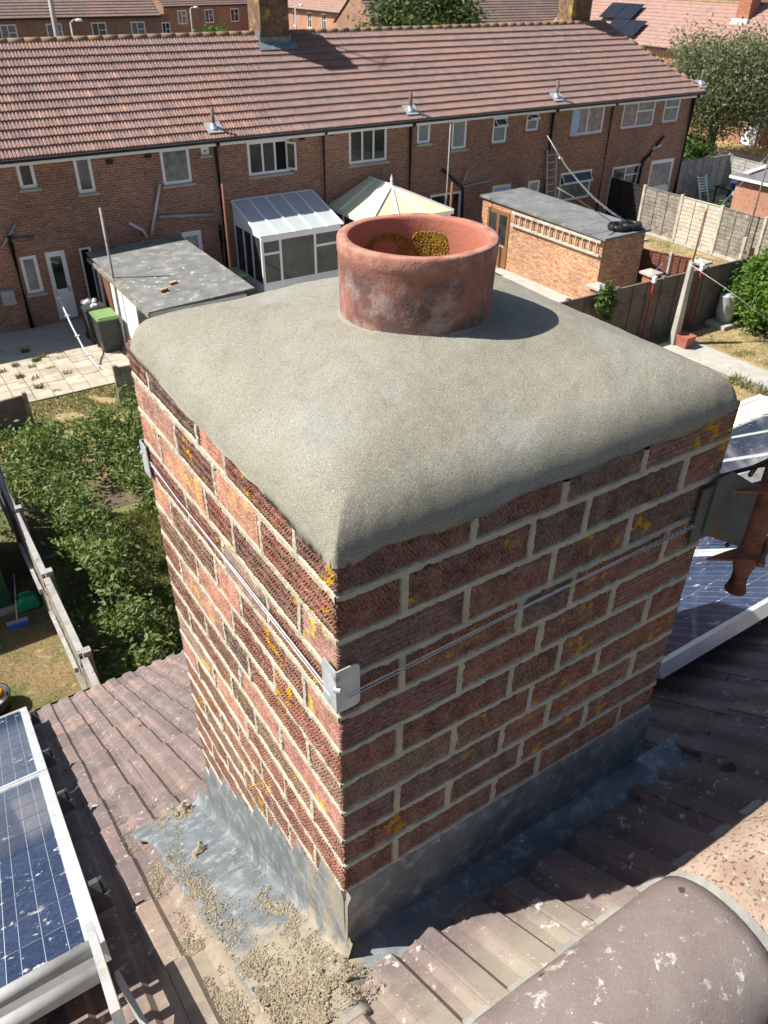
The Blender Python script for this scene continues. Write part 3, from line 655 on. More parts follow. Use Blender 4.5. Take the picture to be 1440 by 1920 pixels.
# ------------------------------------------------------------------ more materials
MT.update(
 twall=m_wall('terrace_brick', (.27,.128,.088), (.35,.175,.12), (.4,.34,.26), pale=(.48,.31,.215), dark=(.12,.068,.05)),
 ywall=m_wall('shed_brick', (.4,.17,.095), (.5,.3,.17), (.5,.42,.3), pale=(.62,.47,.28), dark=(.3,.09,.05), amt=.75),
 rwall=m_wall('pier_brick', (.34,.09,.05), (.42,.13,.07), (.45,.35,.25), amt=.3),
 ftile=m_tile('far_roof_tile', (.25,.168,.15), (.32,.22,.195), far=True),
 ftile2=m_tile('brown_roof_tile', (.19,.135,.12), (.25,.18,.155), far=True),
 fridge=M('far_ridge', (.2,.13,.09), (.3,.2,.12), 3, .9, .3, 30, spots=(((.34,.2,.05), 2.5, .56, .66),)),
 upvc=M('white_upvc', (.87,.88,.89), (.82,.83,.84), 2, .35, 0, spec=.5),
 whitep=M('white_paint', (.74,.75,.76), (.6,.6,.6), 1.5, .6, .1, 40),
 glass=M('window_glass', (.022,.026,.028), (.07,.075,.072), 1.6, .06, 0, spec=.6),
 glassg=M('curtained_glass', (.12,.13,.14), (.26,.27,.28), 4, .12, 0, spec=.6),
 glassb=M('frosted_glass', (.17,.22,.22), (.26,.31,.31), 2, .25, 0, spec=.5),
 curtb=M('blue_curtain', (.3,.5,.8), (.42,.62,.9), 9, .6, 0),
 curtp=M('net_curtain', (.24,.19,.18), (.42,.38,.36), 6, .5, 0),
 poly=M('white_polycarbonate', (.45,.49,.5), (.52,.56,.57), 1, .3, 0, spec=.5),
 polyy=M('cream_polycarbonate', (.68,.68,.42), (.76,.75,.52), 1, .35, 0, spec=.5),
 felt2=M('grey_felt', (.13,.135,.135), (.19,.195,.195), 1.6, .9, .4, 60, spots=(((.26,.26,.25), 2.5, .58, .7),)),
 asb=M('weathered_sheet_roof', (.14,.14,.135), (.21,.21,.2), 2.2, .95, .6, 30, .02, spots=(((.3,.29,.27), 3, .55, .7), ((.55,.55,.52), 5, .66, .7), ((.08,.085,.075), 7, .66, .72))),
 conc=M('concrete', (.36,.34,.3), (.46,.44,.39), 3, .9, .3, 60, spots=(((.25,.24,.2), 6, .6, .72),)),
 slab=M('patio_slab', (.36,.31,.24), (.48,.42,.33), 2.5, .9, .25, 40, rand=.14, spots=(((.26,.22,.17), 4, .58, .72),)),
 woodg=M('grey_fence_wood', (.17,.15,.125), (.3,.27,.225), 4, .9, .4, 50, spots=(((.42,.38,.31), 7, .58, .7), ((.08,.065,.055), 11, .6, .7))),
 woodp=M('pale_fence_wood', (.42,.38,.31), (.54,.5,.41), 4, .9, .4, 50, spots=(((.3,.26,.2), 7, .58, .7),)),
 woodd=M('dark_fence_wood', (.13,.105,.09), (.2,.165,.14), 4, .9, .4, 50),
 woodr=M('brown_fence_wood', (.15,.06,.04), (.21,.09,.06), 4, .9, .4, 50),
 woodb=M('stained_timber', (.2,.09,.04), (.28,.13,.06), 6, .6, .2, 80),
 greyrail=M('weathered_rail', (.26,.25,.23), (.4,.385,.355), 5, .9, .4, 60, spots=(((.16,.15,.13), 9, .6, .7),)),
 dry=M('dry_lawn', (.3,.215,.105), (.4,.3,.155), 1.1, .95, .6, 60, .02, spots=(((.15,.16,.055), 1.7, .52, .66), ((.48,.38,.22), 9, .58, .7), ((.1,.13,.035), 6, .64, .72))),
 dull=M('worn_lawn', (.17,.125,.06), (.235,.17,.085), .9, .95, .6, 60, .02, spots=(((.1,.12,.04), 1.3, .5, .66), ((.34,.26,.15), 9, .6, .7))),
 soil=M('garden_soil', (.1,.075,.05), (.17,.13,.085), 2, .95, .5, 40, .02, spots=(((.09,.11,.035), 1.2, .5, .65),)),
 road=M('asphalt', (.16,.16,.16), (.22,.22,.215), 1.5, .9, .3, 60), pave=M('pavement', (.45,.41,.34), (.55,.5,.42), 1.5, .9, .3, 60),
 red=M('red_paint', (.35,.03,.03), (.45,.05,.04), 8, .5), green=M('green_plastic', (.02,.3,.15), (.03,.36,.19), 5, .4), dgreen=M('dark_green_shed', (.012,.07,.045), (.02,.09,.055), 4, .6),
 gridl=M('green_bin_lid', (.16,.27,.1), (.2,.32,.13), 4, .5), binb=M('bin_plastic', (.035,.04,.038), (.055,.06,.055), 6, .5), blue=M('blue_plastic', (.03,.1,.5), (.05,.14,.6), 6, .4),
 orange=M('orange_plastic', (.6,.22,.02), (.7,.3,.03), 6, .5), terr=M('terracotta_trough', (.33,.1,.075), (.42,.15,.11), 12, .85, .3, 80), grey=M('grey_plastic', (.3,.32,.33), (.4,.42,.43), 4, .5),
 rope=M('pale_rope', (.62,.66,.7), (.7,.72,.74), 20, .8), brope=M('blue_rope', (.25,.42,.68), (.32,.5,.75), 20, .7), pink=M('pink_board', (.62,.42,.48), (.7,.5,.55), 4, .7), dk=M('dark_interior', (.01,.01,.011), (.016,.015,.015), 3, .9, 0),
 yvent=M('lichen_brick', (.13,.08,.055), (.22,.14,.085), 4, .95, .5, 60, spots=(((.36,.25,.06), 2.6, .54, .62), ((.06,.045,.035), 7, .55, .7))),
)
def m_leaf(name, c1, c2, c3, sc=3):
    t = NT(name); col = t.mix(t.mask(t.noise(sc, 3), .35, .65), c1, c2); col = t.mix(t.mask(t.noise(sc*7, 2), .56, .7), col, c3); col = t.mix(t.mask(t.noise(sc*2.3, 3, .7), .68, .74), col, (.24,.17,.07))
    m = t.done(col, .5, 0, .35); tr = t.n('ShaderNodeBsdfTranslucent'); t.l(t.mix(1.0, col, (1.1,1.25,.6), 'MULTIPLY'), tr.inputs[0])
    ms = t.n('ShaderNodeMixShader'); ms.inputs[0].default_value = .28; t.l(t.b.outputs[0], ms.inputs[1]); t.l(tr.outputs[0], ms.inputs[2]); t.l(ms.outputs[0], t.t.nodes['Material Output'].inputs[0]); return m
MT.update(leaf_b=m_leaf('bramble_leaf', (.1,.15,.035), (.15,.21,.055), (.25,.28,.1), 1.6), leaf_l=m_leaf('laurel_leaf', (.075,.15,.02), (.12,.21,.03), (.17,.26,.05), 5),
 leaf_t=m_leaf('olive_tree_leaf', (.13,.15,.075), (.18,.195,.105), (.25,.26,.155), .8), leaf_d=m_leaf('dark_tree_leaf', (.075,.11,.04), (.11,.15,.055), (.16,.19,.09), .8),
 leaf_g=m_leaf('ivy_leaf', (.06,.12,.025), (.1,.17,.04), (.16,.22,.07), 4), grassm=m_leaf('grass_blade', (.1,.13,.035), (.17,.17,.06), (.33,.27,.13), 2.2),
 grassd=m_leaf('dry_grass_blade', (.3,.23,.11), (.38,.3,.16), (.2,.2,.08), 2.2), bark=M('bark', (.1,.08,.06), (.16,.13,.1), 6, .95, .6, 30, .03))

# ------------------------------------------------------------------ ground
def sheet(name, x0, x1, y0, y1, z, mat, kind='structure', nx=1, ny=1):
    mb = MB(); mb.grid(nx, ny, lambda u, v: (x0+(x1-x0)*u, y0+(y1-y0)*v, z)); return tag(mb.build(name, mat), kind=kind)
sheet('ground', -150, 300, -120, 320, G, MT['soil'])
sheet('road', 37.5, 43.5, 5, 130, G+.008, MT['road']); sheet('pavement', 35.9, 37.3, 5, 130, G+.012, MT['pave']); sheet('pavement', 43.7, 45.4, 5, 130, G+.012, MT['pave'])
sheet('lawn', 45.4, 50.5, 5, 130, G+.008, MT['dry']); sheet('lawn', 32.6, 35.9, 24, 60, G+.008, MT['dry'])
sheet('street', 0, 35, 52, 60, G+.008, MT['road'])
# ------------------------------------------------------------------ opposite terrace
TY = 24.0; TX0, TX1 = -4.0, 32.05; EVY, EVZ = 23.7, -3.88; RDY, RDZ = 27.3, -1.45; TP2 = (RDZ-EVZ)/(RDY-EVY); TC = 1/math.hypot(1, TP2); TSN = TP2*TC; TGA = .33
ter = thing('terraced_row', (14, TY, G), 'long two-storey brick terrace row with a reddish hipped roof across the gardens', 'building')
def wpt(px, py): return onY(px, py, TY)
def rect(a, b, c, d):                          # top-left and bottom-right corner pixels -> x0,x1,z0,z1
    p = wpt(a, b); q = wpt(c, d); p2 = wpt(c, b+(b-d)*0-(c-a)*.1); return [p.x, q.x, q.z, p.z]
WIN = [  # (pixels, layout, glass)
 ((27,305,72,352), 'one', 'glass'), ((135,295,182,360), 'one', 'glass'), ((298,280,362,342), 'one', 'glassg'), ((462,266,546,322), 'three', 'glass'),
 ((654,243,726,301), 'three', 'glass'), ((783,231,807,268), 'one', 'glassb'), ((849,225,874,278), 'one', 'glassb'), ((926,220,949,267), 'top', 'glassb'), ((989,212,1009,245), 'top', 'glassb'),
 ((1076,200,1129,249), 'two', 'curtp'), ((1172,190,1224,236), 'cross', 'curtp'), ((1250,182,1270,228), 'top2', 'glassb'),
 ((35,483,84,547), 'one', 'glassg'), ((1052,325,1104,370), 'topw', 'glassg'), ((924,349,957,372), 'one', 'curtb'), ((807,366,862,420), 'two', 'glass'), ((1150,314,1198,350), 'cross', 'glass'), ((376,276,394,290), 'one', 'glass')]
rects = []
for px, lay, gl in WIN:
    r_ = rect(*px); h = r_[3]-r_[2]
    # the sill corner on the right gives the height; the head follows the left corner
    rects.append(r_)
DOORS = [((83,474,150,604), 'halfglass'), ((147,466,196,592), 'open'), ((340,436,392,560), 'panel'), ((1222,302,1250,372), 'panel')]
drects = []
for px, lay in DOORS: r_ = rect(*px); r_[2] = G+.06; drects.append(r_)
def wall_cut(mb, x0, x1, z0, z1, y, holes, depth=.09):
    xs = sorted({x0, x1, *[h[0] for h in holes], *[h[1] for h in holes]}); zs = sorted({z0, z1, *[h[2] for h in holes], *[h[3] for h in holes]})
    for i in range(len(xs)-1):
        for j in range(len(zs)-1):
            cx, cz = (xs[i]+xs[i+1])/2, (zs[j]+zs[j+1])/2
            if any(h[0] < cx < h[1] and h[2] < cz < h[3] for h in holes): continue
            mb.add([(xs[i],y,zs[j]),(xs[i+1],y,zs[j]),(xs[i+1],y,zs[j+1]),(xs[i],y,zs[j+1])], [(0,1,2,3)])
    for a, b, c, d in holes:
        mb.add([(a,y,c),(b,y,c),(b,y,d),(a,y,d),(a,y+depth,c),(b,y+depth,c),(b,y+depth,d),(a,y+depth,d)], [(0,4,5,1),(1,5,6,2),(2,6,7,3),(3,7,4,0)])
mb = MB(); wall_cut(mb, TX0, TX1, G-.2, EVZ+.12, TY, rects+drects)
mb.add([(TX1,TY,G-.2),(TX1,30.6,G-.2),(TX1,30.6,EVZ+.12),(TX1,TY,EVZ+.12)],[(0,1,2,3)]); mb.add([(TX0,30.6,G-.2),(TX1,30.6,G-.2),(TX1,30.6,EVZ+.12),(TX0,30.6,EVZ+.12)],[(3,2,1,0)])
mb.build('wall', MT['twall'], ter)
MB().box(TX0+.1, TX1-.1, TY+.12, TY+.2, G, EVZ).build('dark_room_backing', MT['dk'], ter)  # near-black backing: darkness of the unlit rooms put into its colour
def window(parent, r_, lay, gl, y=TY, fw=.092, sill=True, rec=.03):
    a, b, c, d = r_; a += .004; b -= .004; c += .004; d -= .004; mb = MB(); y0, y1 = y+rec, y+rec+.055; w, h = b-a, d-c
    mb.box(a, a+fw, y0, y1, c, d); mb.box(b-fw, b, y0, y1, c, d); mb.box(a+fw, b-fw, y0, y1, c, c+fw); mb.box(a+fw, b-fw, y0, y1, d-fw, d)
    cells = []; A, B, C, D = a+fw, b-fw, c+fw, d-fw; vs = {'three': (1/3, 2/3), 'two': (.5,), 'cross': (.45,)}.get(lay, ())
    xs = [A]+[A+(B-A)*f for f in vs]+[B]
    for f in vs: x = A+(B-A)*f; mb.box(x-.03, x+.03, y0+.002, y1-.002, C, D)
    for i in range(len(xs)-1):
        xa, xb = xs[i]+(.03 if i else 0), xs[i+1]-(.03 if i < len(xs)-2 else 0)
        tr = {'top': .36, 'top2': .4, 'topw': .4}.get(lay) or (.4 if lay == 'cross' and i == 1 else None)
        if tr: zt = D-(D-C)*tr; mb.box(xa, xb, y0+.004, y1-.004, zt-.025, zt+.025); cells += [(xa, xb, C, zt-.025, 0), (xa, xb, zt+.025, D, 1 if lay in ('top', 'topw') else 0)]
        else: cells.append((xa, xb, C, D, 2 if lay == 'three' and i == 2 and gl == 'glass' and a < 12 else 0))
    wo = mb.build('window', MT['upvc'], parent)
    for xa, xb, za, zb, op in cells:
        m2 = MB()
        if op == 1:                            # top-hung light pushed open
            s_ = .2; m2.prism([(xa,y0-s_,za+.02),(xb,y0-s_,za+.02),(xb,y0,zb),(xa,y0,zb)], (0,.02,.02)); f2 = MB()
            for q in ((xa, xa+.04), (xb-.04, xb)): f2.prism([(q[0],y0-s_-.02,za+.02),(q[1],y0-s_-.02,za+.02),(q[1],y0-.02,zb),(q[0],y0-.02,zb)], (0,.018,.012))
            f2.prism([(xa,y0-s_-.02,za+.02),(xb,y0-s_-.02,za+.02),(xb,y0-s_+.02,za+.07),(xa,y0-s_+.02,za+.07)], (0,.018,.012)); f2.build('open_sash', MT['upvc'], wo); m2.build('pane', MT['glass'], wo)
            MB().box(xa, xb, y0+.02, y0+.03, za, zb).build('dark_opening', MT['dk'], wo)
        elif op == 2:                          # casement swung open
            d_ = (xb-xa)*.75; m2.prism([(xb-.02,y0,za),(xb+.18,y0-d_,za),(xb+.18,y0-d_,zb),(xb-.02,y0,zb)], (-.02,-.006,0)); m2.build('pane', MT['glass'], wo); f2 = MB()
            for t0, t1, zz0, zz1 in ((0,.12,za,zb),(.88,1,za,zb),(.12,.88,za,za+.06),(.12,.88,zb-.06,zb)):
                X = lambda t: xb-.02+.2*t; Y = lambda t: y0-d_*t
                f2.prism([(X(t0)-.012,Y(t0)-.01,zz0),(X(t1)-.012,Y(t1)-.01,zz0),(X(t1)-.012,Y(t1)-.01,zz1),(X(t0)-.012,Y(t0)-.01,zz1)], (-.03,-.008,0))
            f2.build('open_sash', MT['upvc'], wo); MB().box(xa, xb, y0+.03, y0+.034, za, zb).build('dark_opening', MT['dk'], wo)
        else: m2.box(xa+.001, xb-.001, y0+.022, y0+.03, za+.001, zb-.001); m2.build('pane', MT[gl], wo)
    if sill: MB().box(a-.06, b+.06, y-.07, y+.02, c-.075, c-.006).build('sill', MT['conc'] if a < 20 else MT['rwall'], wo)
    return wo
for (px, lay, gl), r_ in zip(WIN, rects): window(ter, r_, lay, gl)
# blue curtain in the wide bedroom window
r_ = rects[9]; MB().box(r_[0]+.06, r_[0]+.42, TY+.02, TY+.026, r_[2]+.06, r_[3]-.06).build('curtain', MT['curtb'], ter)
for (px, lay), r_ in zip(DOORS, drects):
    a, b, c, d = r_; a += .003; b -= .003; mb = MB(); f = .06
    mb.box(a, a+f, TY+.02, TY+.08, c, d); mb.box(b-f, b, TY+.02, TY+.08, c, d); mb.box(a+f, b-f, TY+.02, TY+.08, d-f, d)
    if lay == 'open':
        do = mb.build('door', MT['upvc'], ter); MB().box(a+f, b-f, TY+.09, TY+.095, c, d-f).build('dark_opening', MT['dk'], do); continue
    zm = c+.85; mb.box(a+f, b-f, TY+.03, TY+.07, c, c+.12); mb.box(a+f, b-f, TY+.03, TY+.07, zm-.06, zm+.06)
    mb.box(a+f, a+f+.06, TY+.031, TY+.069, c, d-f); mb.box(b-f-.06, b-f, TY+.031, TY+.069, c, d-f); mb.box(a+f, b-f, TY+.032, TY+.068, d-f-.1, d-f)
    do = mb.build('door', MT['upvc'], ter); MB().box(a+f+.06, b-f-.06, TY+.045, TY+.052, zm+.06, d-f-.1).build('pane', MT['glass' if lay == 'halfglass' else 'glassg'], do)
    MB().box(a+f+.06, b-f-.06, TY+.042, TY+.055, c+.12, zm-.06).build('panel', MT['upvc'], do); MB().box(b-f-.06, b-f-.03, TY-.02, TY+.03, zm-.02, zm+.14).build('handle', MT['galv'], do)
# roof
def tp(x, s, n=0, back=False): sg = -1 if back else 1; return Vector((x, RDY-sg*(s*TC+n*TSN), RDZ-s*TSN+n*TC))
TS = (RDY-EVY)/TC
def hipx(y): return 29.1+(abs(RDY-y))*(32.3-29.1)/3.6
mb = MB(); mb.add([tp(TX0-.2,0,-.02), tp(29.1,0,-.02), tp(32.3,TS,-.02), tp(TX0-.2,TS,-.02), tp(32.3,TS,-.02,True), tp(TX0-.2,TS,-.02,True)], [(3,2,1,0),(0,1,4,5)]); mb.add([tp(29.1,0,-.005), tp(32.3,TS,-.005), tp(32.3,TS,-.005,True)], [(0,1,2)])
troof = mb.build('roof', MT['ftile'], ter)
FPROF = [(0,.03),(.045,.03),(.06,.002),(.083,.002),(.1,.03),(.148,.03),(.163,.002),(.185,.002),(.198,.022)]
def far_tile(mb, P, x, s, L, cut=None):        # tile made of strips; P(x, s, n)
    for (xa, ha), (xb, hb) in zip(FPROF, FPROF[1:]):
        mb.add([P(x+xa, s, ha-.01), P(x+xb, s, hb-.01), P(x+xb, s+L, hb+.050), P(x+xa, s+L, ha+.050), P(x+xb, s+L, hb+.0), P(x+xa, s+L, ha+.0)], [(0,3,2,1),(3,5,4,2)])
FT = []
for q in range(3):
    mb = MB(); far_tile(mb, lambda x, s, n: Vector((x, -(s*TC+n*TSN), -s*TSN+n*TC)), 0, 0, .40); FT.append(mb.mesh('far_tile', MT['ftile']))
slots = []
def proj(p):
    d = Vector(p)-CAM; z = d.dot(FW); return 720+FPX*d.dot(RT)/z, 960-FPX*d.dot(UP)/z
for k in range(13):
    s = TS-.36-(12-k)*TGA-.02; L = .40
    if k == 0: s = max(s, .0)
    c = 0; x = TX0-.2
    while x < hipx(tp(0, s+.3).y)-.15:
        slots.append((x, s, k)); x += .2
vis = [t for t in slots if 4 < proj(tp(t[0]+.1, t[1]+.2))[0] < 1436]; vis.sort(key=lambda t: (tp(t[0], t[1])-CAM).length); near = set(vis[:300])
mb = MB()
for t in slots:
    if t in near: p = tp(t[0]+rnd.uniform(-.004,.004), t[1]+rnd.uniform(-.006,.006)); inst('tile', rnd.choice(FT), troof, p)
    else: jx, js = rnd.uniform(-.004,.004), rnd.uniform(-.008,.008); far_tile(mb, lambda x, s, n: tp(x+jx, s+js, n), t[0], t[1], .40)
mb.build('tile_field', MT['ftile'], troof, kind='stuff')
mb = MB(); mb.tube([(0,0,0),(.462,0,0)], .115, 16); RMF = mb.mesh('far_ridge_tile', MT['fridge'], True)
x = TX0-.2
while x < 29.0:
    if not 12.7 < x+.2 < 13.9: inst('ridge_tile', RMF, troof, (x, RDY, RDZ-.035+rnd.uniform(-.006,.006)))
    x += .458
hp0, hp1 = Vector((29.1, RDY, RDZ-.01)), Vector((32.3, EVY, EVZ+.0)); n_ = 12; e = (hp1-hp0).to_track_quat('X', 'Z').to_euler(); hl = (hp1-hp0).length/n_
for i in range(n_): o = inst('hip_tile', RMF, troof, hp0+(hp1-hp0)*(i/n_), e, (hl/.455, .8, .8))
# gutter, fascia, pipes, vents
MB().grid(1, 6, lambda u, v: (TX0-.2+36.5*u, EVY-.03-.06*math.cos(math.pi*v), EVZ-.05-.06*math.sin(math.pi*v))).build('gutter', MT['blk'], ter, True)
MB().box(TX0-.1, 32.2, EVY+.04, EVY+.065, EVZ-.2, EVZ-.03).build('fascia', MT['upvc'], ter)
MB().box(TX0-.1, 32.2, EVY+.066, TY-.002, EVZ-.2, EVZ-.18).build('soffit', MT['whitep'], ter)
for px, py, r_, b in ((406,310,.055,G+.02), (604,260,.04,G+.02), (768,245,.06,G+.02), (1035,215,.06,G+.02), (1146,205,.04,G+.02), (1299,185,.075,G+.02), (15,440,.06,G+.02), (410,420,.05,G+.02)):
    p = wpt(px, py); z1 = EVZ-.14 if py < 400 else p.z
    MB().tube([(p.x,TY-.09,b),(p.x,TY-.09,z1-.2),(p.x,TY-.11,z1-.08),(p.x,EVY-.02 if py < 400 else TY-.09,z1)], r_, 8).build('downpipe', MT['blk'], ter, True)
for px, py in ((402,252), (769,222), (1042,193), (1312,166)):
    d = ray(px, py)                         # foot on the lower roof slope
    y = EVY+.30; p = onY(px, py, y); z = RDZ-(RDY-y)*TP2
    vp = MB().tube([(p.x,y,z-.1),(p.x,y,z+.62)], .055, 10).build('vent_pipe', MT['woodd'], ter, True)
    m2 = MB(); m2.lathe([(.14,.0),(.09,.08),(.062,.16)], (p.x,y,z+.04), 14); m2.prism([(p.x-.26,y-.2,z-.2*TP2+.085),(p.x+.26,y-.2,z-.2*TP2+.085),(p.x+.26,y+.16,z+.16*TP2+.085),(p.x-.26,y+.16,z+.16*TP2+.085)], (0,-.008,.012)); m2.build('flashing', MT['galv'], vp)
# waste pipes and hopper on the wall
def wallpipe(pts, r_, mat, name='waste_pipe'): MB().tube([onY(px, py, TY-.08) for px, py in pts], r_, 8).build(name, MT[mat], ter, True)
wallpipe([(242,418),(268,432),(276,445)], .045, 'whitep'); wallpipe([(300,345),(284,440)], .04, 'whitep'); wallpipe([(298,407),(400,402)], .05, 'grey'); wallpipe([(20,450),(65,446)], .05, 'woodd')
wallpipe([(30,418),(3,465)], .03, 'grey'); wallpipe([(868,345),(877,318)], .04, 'grey'); wallpipe([(868,350),(920,338)], .03, 'grey'); wallpipe([(830,318),(868,352),(866,420)], .045, 'blk'); wallpipe([(1210,300),(1245,255)], .05, 'blk'); wallpipe([(1195,345),(1206,302),(1219,290)], .06, 'blk')
wallpipe([(1212,300),(1228,276),(1240,272)], .05, 'whitep')
p = wpt(280,478); MB().box(p.x-.14, p.x+.2, TY-.2, TY-.01, p.z-.1, p.z+.12).build('hopper', MT['blk'], ter)
for px, py in ((277,291), (205,303), (566,258), (623,250)): p = wpt(px, py); MB().box(p.x-.11, p.x+.11, TY-.015, TY+.0-.003, p.z-.07, p.z+.07).build('air_brick', MT['blk'], ter)
p = wpt(12, 555); MB().box(p.x-.15, p.x+.2, TY-.2, TY-.005, p.z-.22, p.z+.2).build('meter_box', MT['grey'], ter)
# stacks on the ridge
def stack2(root, x0, x1, y0, y1, z0, z1, mat, name='chimney'):
    m2 = MB(); m2.box(x0, x1, y0, y1, z0, z1); m2.box(x0-.05, x1+.05, y0-.05, y1+.05, z1, z1+.15); ch = m2.build(name, MT[mat], root)
    for fx in (.3, .7): MB().lathe([(.12,0),(.1,.35),(.13,.4),(.09,.4),(.08,.1)], (x0+(x1-x0)*fx, (y0+y1)/2, z1+.15), 12).build('chimney_pot', MT['terr'], ch, True)
    return ch
ch = stack2(ter, 12.8, 13.85, RDY-.45, RDY+.45, RDZ-.6, RDZ+1.5, 'yvent')
m2 = MB(); m2.box(12.77, 13.88, RDY-.49, RDY-.455, RDZ-.42, RDZ-.08); m2.box(12.74, 12.798, RDY-.47, RDY+.3, RDZ-.3, RDZ+.06); m2.box(13.852, 13.9, RDY-.47, RDY+.3, RDZ-.3, RDZ+.0); m2.prism([(12.6,RDY-.75,RDZ-.45),(14.02,RDY-.75,RDZ-.45),(14.0,RDY-.46,RDZ-.25),(12.62,RDY-.46,RDZ-.25)], (0,-.02,.03)); m2.build('lead_apron', MT['lead'], ch)
ar = thing('tv_aerial', (13.75, RDY+.3, RDZ+1.6), 'television aerial on the lichened terrace chimney', 'aerial')
MB().tube([(13.75,RDY+.3,RDZ+1.2),(13.75,RDY+.3,RDZ+3.4)], .025, 8).build('mast', MT['galv'], ar, True)
MB().tube([(13.3,RDY+.1,RDZ+3.3),(14.5,RDY+.6,RDZ+3.3)], .016, 6).build('boom', MT['galv'], ar, True)
for k in range(7): f = k/6; q = Vector((13.35+1.1*f, RDY+.12+.46*f, RDZ+3.3)); MB().tube([q+Vector((.1,-.24,0)), q+Vector((-.1,.24,0))], .009, 5).build('rod', MT['galv'], ar)
stack2(ter, 27.4, 28.5, RDY+.15, RDY+1.0, RDZ-.9, RDZ+1.6, 'yvent')

# ------------------------------------------------------------------ rows of houses further off
def far_row(label, origin, ang, length, wallmat, tilemat, wins, gable=True, eav=4.74, run=3.6, groundfl=True):
    root = bpy.data.objects.new('terraced_row', None); COL.objects.link(root); root.location = origin; root.rotation_euler = (0, 0, ang); OFF[root.name] = (0,0,0); tag(root, label, 'building')
    holes = []
    for u, w_, z0, h in wins: holes.append((u, u+w_, z0, z0+h))
    m2 = MB(); wall_cut(m2, 0, length, -.2, eav+.1, 0, holes); D = 2*run-.6; rz = eav+run*TP
    m2.add([(0,0,-.2),(0,D,-.2),(0,D,eav+.1),(0,D/2,rz-.15),(0,0,eav+.1)],[(0,1,2,3,4)]); m2.add([(length,0,-.2),(length,D,-.2),(length,D,eav+.1),(length,D/2,rz-.15),(length,0,eav+.1)],[(4,3,2,1,0)]); m2.add([(0,D,-.2),(length,D,-.2),(length,D,eav),(0,D,eav)],[(3,2,1,0)])
    m2.build('wall', MT[wallmat], root)
    MB().box(.1, length-.1, .12, .2, 0, eav).build('dark_room_backing', MT['dk'], root)  # added dark sheet standing in for unlit rooms behind the windows
    m2 = MB(); nr = 13
    for back in (0, 1):
        for k in range(nr):
            s0_, s1_ = k/nr, (k+1)/nr; Y = lambda s: D/2+(-1 if not back else 1)*run*s; Z = lambda s: rz-run*TP*s
            a = [(-.12,Y(s0_),Z(s0_)-.01),(length+.12,Y(s0_),Z(s0_)-.01),(length+.12,Y(s1_),Z(s1_)+.045),(-.12,Y(s1_),Z(s1_)+.045),(-.12,Y(s1_),Z(s1_)-.03),(length+.12,Y(s1_),Z(s1_)-.03)]
            m2.add(a, [(0,3,2,1),(3,4,5,2)] if not back else [(0,1,2,3),(3,2,5,4)])
    rf = m2.build('roof', MT[tilemat], root)
    MB().tube([(-.12,D/2,rz-.02),(length+.12,D/2,rz-.02)], .12, 8).build('ridge', MT['fridge'], rf, True)
    MB().box(-.1, length+.1, -.36, -.3, eav-.12, eav).build('gutter', MT['blk'], root)
    for hr in holes:
        lay = 'cross' if hr[1]-hr[0] > .8 else 'one'; window(root, hr, lay, 'glass' if rnd.random() < .6 else 'glassg', y=0, sill=False)
    return root
EA = -8.6
wA = [(x, 1.25, 3.0, 1.35) for x in (7.8, 11.3, 14.9, 18.2)]+[(20.9, .8, 3.0, 1.25)]
rA = far_row('far brick row with plain brown roof and gable end behind the terrace ridge', (6.0, 75.3, EA+.4), .02, 20.7, 'twall', 'ftile2', wA)
MB().tube([(19.3,-.1,6.1),(19.3,-.1,6.9)], .06, 8).build('vent_pipe', MT['blk'], rA)
wB = [(x, 1.3, 3.0, 1.35) for x in (1.8, 5.6, 9.4, 13.2, 17)]
rB = far_row('far dull brick row between the gable end and the lichened chimney', (35.5, 98.6, EA), .27, 20, 'twall', 'ftile2', wB)
def row_x(label, x, y0, y1, wallmat, tilemat, wins): # rows running away from the terrace, facing the sunny side
    L = y1-y0; return far_row(label, (x, y1, EA), -math.pi/2, L, wallmat, tilemat, wins)
MT['blackpv'] = M('black_solar', (.012,.014,.02), (.02,.024,.034), 3, .25, 0, spec=.5)
MT['yC'] = m_wall('orange_far_brick', (.4,.17,.1), (.46,.22,.13), (.45,.36,.26), amt=.3)
rC = row_x('far orange brick row running lengthwise with a line of small bedroom windows', 48.2, 77.5, 98, 'yC', 'ftile2', [(x, 1.0, 3.0, 1.5) for x in (2.2, 5.6, 9.0, 12.2, 15.4, 18.4)])
rD = row_x('brick row with pinkish roof and black solar panels beyond the street tree', 48.0, 22, 51, 'yC', 'ftile', [(x, 1.2, 3.1, 1.2) for x in (13, 18, 23)]+[(x, 1.5, .8, 1.3) for x in (21,)])
for s in (.9, 15.5):
    ch = MB(); ch.box(s-.45, s+.45, 2.0, 2.9, 6.2, 9.4); c_ = ch.build('chimney', MT['rwall'], rD); MB().box(s-.6, s+.6, 1.75, 1.99, 6.15, 6.5).build('lead_apron', MT['whitep'], c_)
m2 = MB(); m2.box(19.0, 20.0, -.12, -.02, .05, 2.1); do = m2.build('door', MT['upvc'], rD); MB().box(19.2, 19.8, -.125, -.121, 1.1, 1.9).build('pane', MT['glass'], do)
for i, (u, v) in enumerate(((4.3, .18), (5.8, .18), (5.9, .53), (7.4, .53))):
    sp = MB(); P = lambda a, s, n: Vector((a, 3.0-3.6*s, 4.74+3.6*TP-3.6*TP*s+n))
    sp.prism([P(u, v, .1), P(u, v+.34, .1), P(u+1.46, v+.34, .1), P(u+1.46, v, .1)], (0, -.02, .03)); sp.build('roof_panel', MT['blackpv'], rD)
rE = far_row('far brown tiled row glimpsed beyond the lichened second chimney', (40, 62, EA), .0, 30, 'twall', 'ftile2', [])
